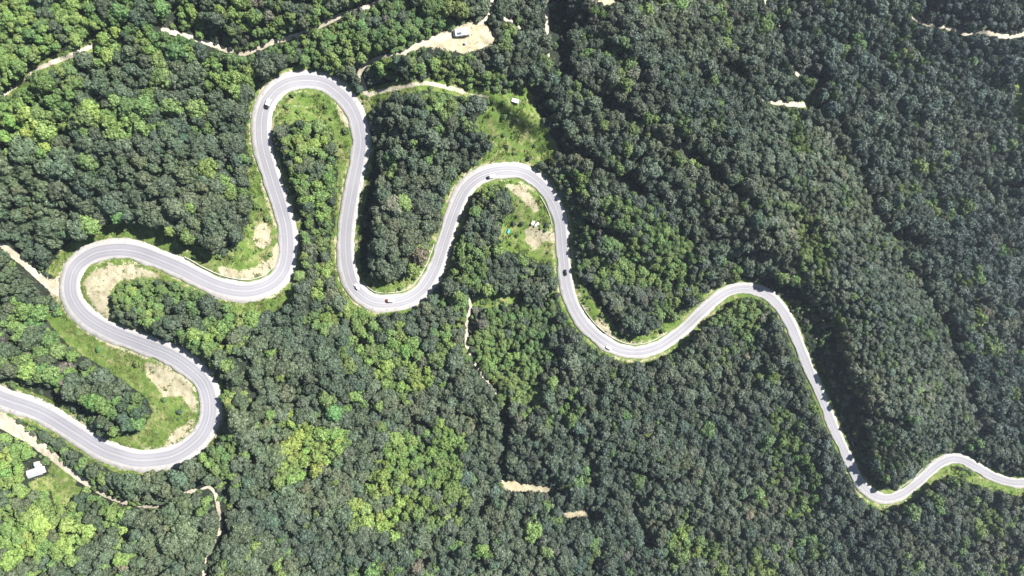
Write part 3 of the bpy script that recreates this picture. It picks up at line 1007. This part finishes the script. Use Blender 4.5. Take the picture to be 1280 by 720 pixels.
CLEAR = [((583, 45), 40, "the dirt clearing with the white cabin", 14), ((648, 165), 60, "the bright green meadow", 14), ((392, 140), 62, "the grassy head of the top loop", 8),
         ((45, 588), 34, "the L shaped white roof", 12), ((215, 505), 60, "the bare ground in the lowest hairpin", 10), ((662, 285), 48, "the lay-by inside the middle loop", 12), ((130, 362), 60, "the dry bank in the leftmost hairpin", 8),
         ((978, 128), 40, "the pale strip in the upper right", 10)]
for (cx, cy), R, nm, nb in CLEAR:
    row = []
    an = np.arctan2(TA[:, 4] - cx, -(TA[:, 5] - cy)) % (2 * math.pi)
    rr_ = np.hypot(TA[:, 4] - cx, TA[:, 5] - cy)
    for b in range(nb):
        m = (an >= b * 2 * math.pi / nb) & (an < (b + 1) * 2 * math.pi / nb) & (rr_ < R)
        c = [j for j in np.where(m)[0] if not TREES[j]['own'] and TREES[j]['cy'] > 4 and TREES[j]['cx'] > 4]
        if not c:
            continue
        j = min(c, key=lambda q: rr_[q])
        TREES[j]['own'] = True
        row.append(j)
    for q_, j in enumerate(row):
        OWN.append((j, f"{KINDW[TREES[j]['k']]} tree, {ORD[q_]} clockwise from the top around {nm}", f"trees around {nm}"))
TRK = [([(0, 118), (45, 88), (90, 70), (122, 56)], "the pale track in the upper left corner"), ([(205, 38), (255, 53), (303, 67), (340, 53), (380, 42)], "the track above the top loop"),
       ([(0, 526), (40, 550), (85, 588), (120, 613)], "the wide pale track at lower left"), ([(165, 632), (212, 629), (255, 609)], "the narrow track below the lowest hairpin"),
       ([(583, 400), (584, 430), (600, 466), (614, 482)], "the footpath below the middle loop"), ([(1150, 28), (1190, 37), (1230, 41), (1276, 42)], "the track in the upper right corner"),
       ([(684, 0), (686, 84)], "the straight track at top centre")]
for P, nm in TRK:
    P = catmull(P, 3)
    dd = np.hypot(TA[:, 4][:, None] - P[None, :, 0], TA[:, 5][:, None] - P[None, :, 1])
    ii = dd.argmin(1)
    dm = dd.min(1)
    vert = abs(P[-1, 1] - P[0, 1]) > abs(P[-1, 0] - P[0, 0])
    for side in (1, -1):
        row = []
        for b in range(0, len(P), 6):
            s_ = np.sign((TA[:, 4] - P[ii, 0]) if vert else (TA[:, 5] - P[ii, 1]))
            m = (ii >= b) & (ii < b + 6) & (dm < 24) & (s_ == side)
            c = [j for j in np.where(m)[0] if not TREES[j]['own'] and 3 < TREES[j]['cx'] < 1277 and 3 < TREES[j]['cy'] < 717]
            if c:
                j = min(c, key=lambda q: dm[q])
                TREES[j]['own'] = True
                row.append(j)
        row.sort(key=lambda j: TREES[j]['cy'] if vert else TREES[j]['cx'])
        for q_, j in enumerate(row):
            if vert:
                lb = f"{KINDW[TREES[j]['k']]} tree {'right' if side > 0 else 'left'} of {nm}, {ORD[q_]} from the top"
            else:
                lb = f"{KINDW[TREES[j]['k']]} tree {'below' if side > 0 else 'above'} {nm}, {ORD[q_]} from the left"
            OWN.append((j, lb, f"trees beside {nm}"))
OWNSET = {j for j, *_ in OWN}
for j, lb, grp in OWN:
    t = TREES[j]
    e = thing('broadleaf_tree', lb, 'tree', (t['x'], t['y'], t['z']), t['rz'], grp)
    s = t['r'] / 4.6
    e.scale = (s, s, t['h'] / 13.3)
    c = bpy.data.objects.new('crown', CROWN[t['p']])
    c['tint'] = [float(v) for v in t['tint']]
    k = bpy.data.objects.new('trunk', TRUNK[t['p']])
    for o in (c, k):
        COL.objects.link(o)
        o.parent = e


# ------------------------------------------------------------------ forest and ground cover: one object each
def scatter(name, pts, rots, scls, tints, pidx, sources, category_label):
    me = bpy.data.meshes.new(name)
    n = len(pts)
    me.vertices.add(n)
    me.vertices.foreach_set('co', np.asarray(pts, np.float32).ravel())
    for nm, typ, data, key in (('rot', 'FLOAT_VECTOR', rots, 'vector'), ('scl', 'FLOAT_VECTOR', scls, 'vector'), ('tint', 'FLOAT_VECTOR', tints, 'vector')):
        a = me.attributes.new(nm, typ, 'POINT')
        a.data.foreach_set(key, np.asarray(data, np.float32).ravel())
    a = me.attributes.new('pidx', 'INT', 'POINT')
    a.data.foreach_set('value', np.asarray(pidx, np.int32))
    me.update()
    o = bpy.data.objects.new(name, me)
    COL.objects.link(o)
    o['kind'] = 'stuff'
    o['label'] = category_label[1]
    o['category'] = category_label[0]
    g = bpy.data.node_groups.new(name + '_nodes', 'GeometryNodeTree')
    g.interface.new_socket('Geometry', in_out='INPUT', socket_type='NodeSocketGeometry')
    g.interface.new_socket('Geometry', in_out='OUTPUT', socket_type='NodeSocketGeometry')
    N, L = g.nodes, g.links
    gi, go = N.new('NodeGroupInput'), N.new('NodeGroupOutput')
    g2i = N.new('GeometryNodeGeometryToInstance')
    for obs in sources:
        if len(obs) > 1:
            jn = N.new('GeometryNodeJoinGeometry')
        for ob in obs:
            oi = N.new('GeometryNodeObjectInfo')
            oi.inputs['Object'].default_value = ob
            oi.inputs['As Instance'].default_value = False
            L.new(oi.outputs['Geometry'], jn.inputs[0] if len(obs) > 1 else g2i.inputs[0])
        if len(obs) > 1:
            L.new(jn.outputs[0], g2i.inputs[0])
    iop = N.new('GeometryNodeInstanceOnPoints')
    iop.inputs['Pick Instance'].default_value = True

    def na(nm, typ):
        a = N.new('GeometryNodeInputNamedAttribute')
        a.data_type = typ
        a.inputs['Name'].default_value = nm
        return a.outputs['Attribute']
    L.new(gi.outputs[0], iop.inputs['Points'])
    L.new(g2i.outputs[0], iop.inputs['Instance'])
    L.new(na('pidx', 'INT'), iop.inputs['Instance Index'])
    e2r = N.new('FunctionNodeEulerToRotation')
    L.new(na('rot', 'FLOAT_VECTOR'), e2r.inputs[0])
    L.new(e2r.outputs[0], iop.inputs['Rotation'])
    L.new(na('scl', 'FLOAT_VECTOR'), iop.inputs['Scale'])
    L.new(iop.outputs[0], go.inputs[0])
    md = o.modifiers.new('scatter', 'NODES')
    md.node_group = g
    return o


src = {}
for o in COL.objects:
    if o.name.startswith('crown'):
        src.setdefault(('c', o.data.name), o)
    if o.name.startswith('trunk'):
        src.setdefault(('t', o.data.name), o)
sources = [(src[('c', CROWN[i].name)], src[('t', TRUNK[i].name)]) for i in range(8)]
FT = [t for j, t in enumerate(TREES) if j not in OWNSET]
lean = rng.normal(0, 0.05, (len(FT), 2))
scatter('forest', [(t['x'], t['y'], t['z']) for t in FT], [(lean[i, 0], lean[i, 1], t['rz']) for i, t in enumerate(FT)],
        [(t['r'] / 4.6, t['r'] / 4.6 * (0.9 + .2 * rng.random()), t['h'] / 13.3) for t in FT], [t['tint'] for t in FT], [t['p'] for t in FT], sources,
        ('forest', 'dense broadleaf forest covering the slopes on both sides of the winding road'))

# single shrubs on the verges and in the clearings
SH = []
for zone_n, (P, nm) in enumerate([(MEADOW[0], "inside the grassy head of the top loop"), (MEADOW[1], "on the bright green meadow"), (MEADOW[5], "on the bank inside the lowest left hairpin"), (MEADOW[6], "beside the lay-by inside the middle loop"),
                                  (MEADOW[2], "on the grass bank left of the top loop"), (MEADOW[8], "on the inner bank of the sagging bend"), (MEADOW[7], "on the grass strip inside the middle hairpin"), ([(22, 522), (60, 548), (110, 584), (118, 600), (60, 560), (30, 536)], "between the road and the pale track")]):
    m = poly_mask(P)
    ys, xs = np.where(m & ~dirt & ~track & (DM > 8.2))
    if len(xs) == 0:
        continue
    pick = []
    for _ in range(400):
        j = rng.integers(len(xs))
        x, y = xs[j] - MG + .5, ys[j] - MG + .5
        if all(math.hypot(x - a, y - b) > 7 for a, b in pick) and all(math.hypot(x - hx, y - hy) > hr for hx, hy, hr in HOUSES):
            pick.append((x, y))
        if len(pick) >= 9:
            break
    pick.sort()
    for q_, (x, y) in enumerate(pick):
        SH.append((x, y, f"small green shrub {nm}, {ORD[q_]} from the left", f"shrubs {nm}"))
for x, y, lb, grp in SH:
    p = world(x, y)
    e = thing('shrub', lb, 'shrub', (p[0], p[1], p[2] - 0.1), rng.random() * 6.28, grp)
    s = 0.55 + 0.5 * rng.random()
    e.scale = (s, s, s * (0.9 + .3 * rng.random()))
    c = bpy.data.objects.new('foliage', BUSH[rng.integers(5)])
    tt = tint_for(x, y, 1 if rng.random() < .7 else 0)
    c['tint'] = [float(v) for v in tt]
    k = bpy.data.objects.new('stem', STEM[rng.integers(2)])
    for o in (c, k):
        COL.objects.link(o)
        o.parent = e
bsrc = {}
for o in COL.objects:
    if o.name.startswith('foliage'):
        bsrc.setdefault(o.data.name, o)
# undergrowth: low scrub that fills verges, glades and the gaps between crowns
NU = 150000
ux = rng.uniform(-560, 640, NU)
uy = rng.uniform(-360, 360, NU)
upx, upy, ud = ground_px(ux, uy)
inb = (upx > -120) & (upx < 1400) & (upy > -120) & (upy < 840)
g_ = at(grass_f, upx, upy)
d_ = at(np.maximum(dirt_f, track_f), upx, upy)
dm_ = at(DM, upx, upy)
zs_ = at(ZS, upx, upy)
un = vnoise(upx / 14, upy / 14, 88, 3)
okm = inb & (d_ < 0.3) & (dm_ > 8.0 - 2.2 * at(narrow, upx, upy))
prob = np.where(g_ > .4, np.where(un > .25, .24, .015), np.where(zs_ < .9, .55, .42))
prob = np.where(at(gap, upx, upy), .25, prob)
okm &= rng.random(NU) < prob
for hx, hy, hr in HOUSES:
    okm &= np.hypot(upx - hx, upy - hy) > hr
ui = np.where(okm)[0]
us = (0.45 + 0.95 * rng.random(len(ui)) ** 1.5) * np.where(g_[ui] > .4, .55, 1.0) * np.where(dm_[ui] < 9.5, .5, 1)
bs = list(bsrc.values())
ut = np.array([tint_for(upx[i], upy[i], 1 if rng.random() < (.75 if g_[i] > .4 or zs_[i] < .9 else .25) else (2 if rng.random() < .4 and (g_[i] > .4 or zs_[i] < .8) else 0)) for i in ui])
scatter('undergrowth', np.stack([ux[ui], uy[ui], HC - ud[ui] - .15], 1), np.stack([0 * us, 0 * us, rng.random(len(ui)) * 6.28], 1), np.stack([us, us, us * .9], 1), ut, rng.integers(0, len(bs), len(ui)),
        [(b,) for b in bs], ('undergrowth', 'low green scrub and ferns filling the verges and glades'))

# grass tussocks on the open ground
rr = np.random.default_rng(5)
V, Fa = [], []
for k in range(16):
    a, f = rr.random() * 6.28, rr.random() * .55
    b, ln = rr.random() * 6.28, .18 + .2 * rr.random()
    x, y = f * math.cos(a), f * math.sin(a)
    dx, dy = math.cos(b) * .16, math.sin(b) * .16
    ox, oy = math.cos(a) * ln * .7, math.sin(a) * ln * .7
    Fa.append(tuple(range(len(V), len(V) + 4)))
    V += [(x - dx, y - dy, -.1), (x + dx, y + dy, -.1), (x + ox + dx * .5, y + oy + dy * .5, ln), (x + ox - dx * .5, y + oy - dy * .5, ln)]
tuft_me = bpy.data.meshes.new('tussock')
tuft_me.from_pydata(V, [], Fa)
tuft_me.materials.append(M_LEAF)
tuft = bpy.data.objects.new('grass_tussock', tuft_me)
p = world(395, 130)
tuft.location = p
tuft['tint'] = [.12, .17, .04]
tuft['kind'] = 'stuff'
COL.objects.link(tuft)
ys, xs = np.where(((grass_f > .35) | (DM < 11)) & (DM > 6.6) & (track_f < .3))
ok = (xs > MG - 20) & (xs < MG + 1300) & (ys > MG - 20) & (ys < MG + 740)
xs, ys = xs[ok], ys[ok]
pk = rng.integers(0, len(xs), 30000)
tx, ty = xs[pk] - MG + rng.random(len(pk)), ys[pk] - MG + rng.random(len(pk))
tn = vnoise(tx / 9, ty / 9, 91, 3)
kp = rng.random(len(pk)) < np.clip(.55 + tn, .1, 1) * np.where(at(dirt_f, tx, ty) > .3, np.where(vnoise(tx / 5, ty / 5, 17, 2) > .25, .7, .06), 1)
tx, ty, tn = tx[kp], ty[kp], tn[kp]
ts = .5 + .9 * rng.random(len(tx))
tcol = np.array([.11, .175, .036]) + np.clip(tn[:, None] + .25 * rng.normal(size=(len(tx), 1)), 0, 1) * np.array([.10, .06, .045])
scatter('meadow_grass', world(tx, ty), np.stack([0 * ts, 0 * ts, rng.random(len(ts)) * 6.28], 1), np.stack([ts, ts, ts], 1), tcol, 0 * tx.astype(int), [(tuft,)], ('grass', 'grass tussocks on the verges and meadows'))

# ------------------------------------------------------------------ vehicles
M_WHITE = plain('white_paint', (0.80, 0.80, 0.80), 0.3, var=.04)
M_BLACK = plain('black_paint', (0.02, 0.02, 0.024), 0.28, var=.1)
M_RED = plain('red_paint', (0.55, 0.05, 0.03), 0.3, var=.08)
M_GLASS = plain('window_glass', (0.015, 0.02, 0.025), 0.08, var=.1)
M_TYRE = plain('tyre_rubber', (0.02, 0.02, 0.02), 0.9)
M_RIM = plain('rim_metal', (0.5, 0.5, 0.5), 0.35, .8)
M_LAMP = plain('lamp_lens', (0.75, 0.75, 0.7), 0.15)
M_TAIL = plain('tail_lens', (0.4, 0.02, 0.02), 0.2)


def loft(name, secs, mat, parent, smooth=False):
    """secs: list of closed rings of 3D points"""
    V, Fa = [], []
    n = len(secs[0])
    for s in secs:
        V += s
    for i in range(len(secs) - 1):
        for k in range(n):
            a, b = i * n + k, i * n + (k + 1) % n
            Fa.append((a, b, b + n, a + n))
    Fa.append(tuple(range(n))[::-1])
    Fa.append(tuple((len(secs) - 1) * n + k for k in range(n)))
    return mesh_obj(name, V, Fa, mat, parent, smooth)


def rrect(cx, cy, hx, hy, z, c=0.2):
    """rounded rectangle ring at height z"""
    out = []
    for sx, sy, a0 in ((1, 1, 0), (-1, 1, 90), (-1, -1, 180), (1, -1, 270)):
        for k in range(3):
            a = math.radians(a0 + 45 * k)
            out.append((cx + sx * (hx - c) + c * math.cos(a), cy + sy * (hy - c) + c * math.sin(a), z))
    return out


def wheel_at(parent, x, y, r=0.33, w_=0.22):
    V, Fa = [], []
    n = 14
    for s in (-1, 1):
        for k in range(n):
            a = 2 * math.pi * k / n
            V.append((r * math.cos(a), s * w_ / 2, r * math.sin(a)))
    for k in range(n):
        Fa.append((k, (k + 1) % n, n + (k + 1) % n, n + k))
    Fa += [tuple(range(n)), tuple(range(n, 2 * n))[::-1]]
    o = mesh_obj('wheel', V, Fa, M_TYRE, parent)
    o.location = (x, y, r)
    V2 = [(v[0] * .62, (w_ / 2 + .012) * (1 if y > 0 else -1), v[2] * .62) for v in V[:n]]
    rm = mesh_obj('rim', V2, [tuple(range(n)) if y < 0 else tuple(range(n))[::-1]], M_RIM, o)


def car(px, py, ahead, label, paint, name='parked_car', L=4.4, Wd=1.78, roof=None, van=False, cat='car', lane=None):
    """stands on the road at photo pixel px, py; ahead = +1 drives towards the right end of the road"""
    i = idx_of(px, py)
    off = (np.array(world(px, py)[:2]) - RW3[i, :2]) @ nor[i]
    p = RW3[i, :2] + nor[i] * off
    a = math.atan2(tang[i, 1] * ahead, tang[i, 0] * ahead)
    slope = math.atan2(RW3[min(i + 3, len(RW3) - 1), 2] - RW3[i - 3, 2], slen[min(i + 3, len(RW3) - 1)] - slen[i - 3]) * ahead
    e = thing(name, label, cat, (p[0], p[1], RW3[i, 2] + 0.14), a)
    e.rotation_euler = (0, -slope, a)
    build_car(e, paint, L, Wd, van, roof)
    return e


def build_car(e, paint, L, Wd, van, roof=None):
    hx, hy = L / 2, Wd / 2
    if van:
        # cab with bonnet in front, tall box behind
        cab = L * 0.30
        loft('body', [rrect(0, 0, hx - .05, hy - .08, .28, .2), rrect(0, 0, hx, hy, .5, .25), rrect(0, 0, hx, hy, 1.0, .25), rrect(0, 0, hx - .06, hy - .04, 1.12, .25)], paint, e)
        loft('cargo_box', [rrect(-cab / 2, 0, hx - cab / 2 - .04, hy + .04, 1.10, .12), rrect(-cab / 2, 0, hx - cab / 2 - .04, hy + .04, 2.35, .12), rrect(-cab / 2, 0, hx - cab / 2 - .16, hy - .08, 2.45, .12)], M_WHITE, e)
        cb = loft('cab', [rrect(hx - cab * .62, 0, cab * .52, hy - .06, 1.10, .12), rrect(hx - cab * .74, 0, cab * .38, hy - .18, 1.95, .12), rrect(hx - cab * .74, 0, cab * .34, hy - .24, 2.0, .12)], M_GLASS, e)
        loft('cab_roof', [rrect(hx - cab * .80, 0, cab * .34, hy - .16, 1.97, .1), rrect(hx - cab * .80, 0, cab * .30, hy - .2, 2.06, .1)], roof or paint, e)
    else:
        loft('body', [rrect(0, 0, hx - .08, hy - .1, .22, .25), rrect(0, 0, hx, hy, .42, .35), rrect(0, 0, hx, hy, .72, .35), rrect(-.02, 0, hx - .08, hy - .06, .88, .35), rrect(-.03, 0, hx - .2, hy - .16, .93, .35)], paint, e)
        loft('windows', [rrect(-.25, 0, L * .33, hy - .1, .92, .15), rrect(-.32, 0, L * .22, hy - .28, 1.38, .15)], M_GLASS, e)
        loft('roof', [rrect(-.32, 0, L * .225, hy - .26, 1.375, .2), rrect(-.32, 0, L * .215, hy - .3, 1.45, .2), rrect(-.32, 0, L * .18, hy - .4, 1.48, .2)], roof or paint, e)
        for s in (1, -1):
            loft('mirror', [rrect(.62, s * (hy + .06), .07, .1, .92, .03), rrect(.62, s * (hy + .06), .06, .09, 1.05, .03)], paint, e)
    for x in (hx * .62, -hx * .6):
        for s in (1, -1):
            wheel_at(e, x, s * (hy - .10))
    zz = .62
    for s in (1, -1):
        loft('headlight', [rrect(hx - .06, s * (hy - .38), .09, .2, zz, .04), rrect(hx - .06, s * (hy - .38), .09, .2, zz + .14, .04)], M_LAMP, e)
        loft('taillight', [rrect(-hx + .06, s * (hy - .36), .09, .16, zz + .05, .04), rrect(-hx + .06, s * (hy - .36), .09, .16, zz + .22, .04)], M_TAIL, e)


car(335.5, 132, -1, "long white box van on the left shoulder lane of the top hairpin", M_BLACK, 'box_van', L=6.0, Wd=2.1, van=True, cat='van')
car(446.5, 358.5, -1, "small white car entering the middle hairpin from its shaded left leg", M_WHITE, 'car', L=4.2)
car(487, 375.5, -1, "red van with white cargo box at the bottom of the middle hairpin", M_RED, 'box_van', L=5.2, Wd=1.95, van=True, cat='van', roof=M_RED)
car(613.5, 221.5, -1, "white van with dark cab at the top of the middle loop", M_BLACK, 'box_van', L=5.4, Wd=2.0, van=True, cat='van')
car(706.8, 340.5, 1, "black car on the straight right leg of the middle loop", M_BLACK, 'car', L=4.5)
car(760.5, 434.8, 1, "white car in the outer lane of the sagging bend right of centre", M_WHITE, 'car', L=4.3)

# ------------------------------------------------------------------ buildings and small things
def roof_mat(name, col):
    m, n, l, b = new_mat(name)
    tc = n.new('ShaderNodeTexCoord')
    wv = n.new('ShaderNodeTexWave')
    wv.inputs['Scale'].default_value = 2.2
    wv.inputs['Distortion'].default_value = 0.3
    l.new(tc.outputs['Object'], wv.inputs[0])
    f = noise(n, l, 0.8, 5, tc.outputs['Object'])
    c = mixc(n, l, f, tuple(x * .72 for x in col), col)
    c = mixc(n, l, val(n, l, 'MULTIPLY', val(n, l, 'POWER', wv.outputs['Fac'], 6.0), .45), c, (.16, .16, .17))
    l.new(c, b.inputs['Base Color'])
    b.inputs['Roughness'].default_value = 0.5
    bp = n.new('ShaderNodeBump')
    bp.inputs['Strength'].default_value = 0.5
    bp.inputs['Distance'].default_value = 0.05
    l.new(wv.outputs['Fac'], bp.inputs['Height'])
    l.new(bp.outputs[0], b.inputs['Normal'])
    return m


M_ROOF = roof_mat('sheet_roof', (0.47, 0.475, 0.49))
M_WALL = plain('plaster_wall', (0.55, 0.52, 0.46), 0.9)
M_DOOR = plain('wood_door', (0.16, 0.10, 0.06), 0.7)
M_PANEL = plain('solar_panel', (0.10, 0.11, 0.15), 0.25)
M_TARP = plain('turquoise_tarp', (0.05, 0.42, 0.50), 0.6)
M_CANVAS = plain('white_canvas', (0.78, 0.78, 0.75), 0.8)
M_TANK = plain('grey_tank', (0.42, 0.43, 0.44), 0.5)
M_ROCK = plain('pale_rock', (0.45, 0.41, 0.34), 0.95, var=.3)


def box(name, x0, x1, y0, y1, z0, z1, mat, parent):
    V = [(x0, y0, z0), (x1, y0, z0), (x1, y1, z0), (x0, y1, z0), (x0, y0, z1), (x1, y0, z1), (x1, y1, z1), (x0, y1, z1)]
    return mesh_obj(name, V, [(0, 3, 2, 1), (4, 5, 6, 7), (0, 1, 5, 4), (1, 2, 6, 5), (2, 3, 7, 6), (3, 0, 4, 7)], mat, parent)


def gable(name, x0, x1, y0, y1, z0, rise, mat, parent, ov=.4, th=.12):
    """pitched roof, ridge along x, with thickness"""
    x0, x1, y0, y1 = x0 - ov, x1 + ov, y0 - ov, y1 + ov
    ym = (y0 + y1) / 2
    V = []
    for z in (0, -th):
        V += [(x0, y0, z0 + z), (x1, y0, z0 + z), (x1, ym, z0 + rise + z), (x0, ym, z0 + rise + z), (x0, y1, z0 + z), (x1, y1, z0 + z)]
    Fa = [(0, 1, 2, 3), (3, 2, 5, 4), (6, 9, 8, 7), (9, 10, 11, 8), (0, 6, 7, 1), (4, 5, 11, 10), (0, 3, 9, 6), (3, 4, 10, 9), (1, 7, 8, 2), (2, 8, 11, 5)]
    return mesh_obj(name, V, Fa, mat, parent)


def wall_box(x0, x1, y0, y1, h, parent, rise, openings, deep=2.5):
    """walls with gable ends under the roof"""
    ym = (y0 + y1) / 2
    V = [(x0, y0, -deep), (x1, y0, -deep), (x1, y1, -deep), (x0, y1, -deep), (x0, y0, h), (x1, y0, h), (x1, y1, h), (x0, y1, h), (x0, ym, h + rise * .86), (x1, ym, h + rise * .86)]
    w0 = mesh_obj('wall', V, [(0, 3, 2, 1), (0, 1, 5, 4), (1, 2, 6, 9, 5), (2, 3, 7, 6), (3, 0, 4, 8, 7), (4, 5, 9, 8), (6, 7, 8, 9)], M_WALL, parent)
    for kind, x, s, ww, z0, z1 in openings:           # on the long walls, s = -1 / +1
        y = y0 if s < 0 else y1
        f = box(kind, x - ww / 2, x + ww / 2, min(y, y + s * .04), max(y, y + s * .04), z0, z1, M_DOOR, parent)
        if kind == 'window':
            box('pane', x - ww / 2 + .07, x + ww / 2 - .07, min(y + s * .04, y + s * .05), max(y + s * .04, y + s * .05), z0 + .07, z1 - .07, M_GLASS, f)
        else:
            box('handle', x + ww / 2 - .2, x + ww / 2 - .08, min(y + s * .04, y + s * .1), max(y + s * .04, y + s * .1), 1.0, 1.05, M_RIM, f)


p = world(47, 589)
e = thing('house', "L shaped house with white sheet roof below the wide pale track", 'house', tuple(p + (0, 0, .3)), math.radians(18))
e.scale = (.85, .85, .9)
wall_box(-4.6, 4.6, -2.3, 2.3, 2.8, e, .7, [('door', .5, -1, 1.0, 0, 2.0), ('window', -2.5, -1, 1.1, .9, 1.9), ('window', 2.8, -1, 1.1, .9, 1.9)])
gable('roof', -4.6, 4.6, -2.3, 2.3, 2.85, .75, M_ROOF, e)
wall_box(1.7, 4.5, 2.7, 6.0, 2.6, e, .3, [('window', 3.1, 1, 1.0, .9, 1.9)])
gable('wing_roof', 1.7, 4.5, 2.75, 6.2, 2.65, .5, M_ROOF, e, ov=.3)

p = world(578, 41.5)
e = thing('cabin', "long white roofed cabin with a solar panel in the dirt clearing", 'cabin', tuple(p + (0, 0, .2)), math.radians(8))
wall_box(-4.3, 4.3, -2.1, 2.1, 2.6, e, .35, [('door', 1.0, -1, 1.0, 0, 2.0), ('window', -2.0, -1, 1.2, .9, 1.9), ('window', 3.0, -1, 1.0, .9, 1.9)])
rf = gable('roof', -4.3, 4.3, -2.1, 2.1, 2.65, .4, M_ROOF, e, ov=.3)
sp = box('solar_panel', -3.3, -.6, -1.7, -.45, 0, .07, M_PANEL, e)
sp.location = (0, 0, 2.80)
sp.rotation_euler = (math.atan(.4 / 2.4), 0, 0)
sp.location = (0, .0, 3.12)
box('porch', -5.6, -4.34, -2.2, 1.9, 2.1, 2.2, M_PANEL, e)
for yy_ in (-2.1, 1.7):
    box('porch_post', -5.55, -5.45, yy_, yy_ + .1, -1.5, 2.1, M_DOOR, e)

p = world(644, 127)
e = thing('site_caravan', "small white caravan standing on the bright green meadow", 'caravan', tuple(p + (0, 0, .1)), math.radians(-16))
loft('body', [rrect(0, 0, 2.3, 1.2, .5, .2), rrect(0, 0, 2.4, 1.25, .9, .25), rrect(0, 0, 2.4, 1.25, 2.3, .25), rrect(0, 0, 2.2, 1.05, 2.5, .25)], M_WHITE, e)
for s in (1, -1):
    o = box('window', -1.6, -.5, min(s * 1.25, s * 1.28), max(s * 1.25, s * 1.28), 1.3, 1.9, M_GLASS, e)
box('door', .4, 1.1, -1.28, -1.25, .6, 2.2, M_DOOR, e)
for s in (1, -1):
    wheel_at(e, 0, s * 1.05)
box('tow_bar', 2.35, 3.4, -.06, .06, .45, .55, M_RIM, e)
box('roof_hatch', -.3, .3, -.3, .3, 2.5, 2.58, M_TANK, e)

p = world(634.8, 289)
e = thing('tent', "turquoise tent at the tree edge left of the lay-by", 'tent', tuple(p), math.radians(70))
V = [(-1.5, -1.2, -.2), (1.5, -1.2, -.2), (1.5, 1.2, -.2), (-1.5, 1.2, -.2), (-1.2, 0, 1.7), (1.2, 0, 1.7)]
mesh_obj('canopy', V, [(0, 1, 5, 4), (2, 3, 4, 5), (3, 0, 4), (1, 2, 5), (0, 3, 2, 1)], M_TARP, e)
mesh_obj('door_flap', [(1.505, -.5, 0), (1.505, .5, 0), (1.34, 0, 1.2)], [(0, 1, 2)], M_CANVAS, e)

p = world(670.5, 281)
e = thing('car', "white car parked on the dirt lay-by beside a bush", 'car', tuple(p + (0, 0, .1)), math.radians(38))
build_car(e, M_WHITE, 3.9, 1.7, False)
p = world(666, 278.8)
e = thing('tarpaulin_shelter', "pale canvas shelter beside the parked white car", 'shelter', tuple(p), math.radians(60))
gable('canvas', -1.3, 1.3, -.9, .9, 1.5, .7, M_CANVAS, e, ov=.1, th=.05)
for sx in (-1.2, 1.2):
    for sy in (-.8, .8):
        box('pole', sx - .03, sx + .03, sy - .03, sy + .03, -.4, 1.5, M_RIM, e)

p = world(581.5, 55)
e = thing('water_tank', "grey water tank on the dirt clearing in front of the cabin", 'tank', tuple(p), 0)


def disc(r, z, n=16):
    return [(r * math.cos(2 * math.pi * k / n), r * math.sin(2 * math.pi * k / n), z) for k in range(n)]


loft('tank', [disc(.75, -.3), disc(.78, .1), disc(.78, 1.5), disc(.6, 1.75), disc(.2, 1.85)], M_TANK, e)
loft('lid', [disc(.24, 1.83), disc(.24, 1.93)], M_BLACK, e)

# ------------------------------------------------------------------ thin summer haze over the valley
hx, hz0, hz1 = 2900.0, -90.0, HC + 12.0
V = [(-hx, -hx, hz0), (hx, -hx, hz0), (hx, hx, hz0), (-hx, hx, hz0), (-hx, -hx, hz1), (hx, -hx, hz1), (hx, hx, hz1), (-hx, hx, hz1)]
m = bpy.data.materials.new('haze')
m.use_nodes = True
n, l = m.node_tree.nodes, m.node_tree.links
n.remove(n['Principled BSDF'])
pv = n.new('ShaderNodeVolumePrincipled')
pv.inputs['Color'].default_value = (0.72, 0.85, 1.0, 1)
pv.inputs['Density'].default_value = 0.000065
pv.inputs['Anisotropy'].default_value = 0.2
l.new(pv.outputs[0], n['Material Output'].inputs['Volume'])
o = mesh_obj('haze', V, [(0, 3, 2, 1), (4, 5, 6, 7), (0, 1, 5, 4), (1, 2, 6, 5), (2, 3, 7, 6), (3, 0, 4, 7)], m)
o['kind'] = 'stuff'
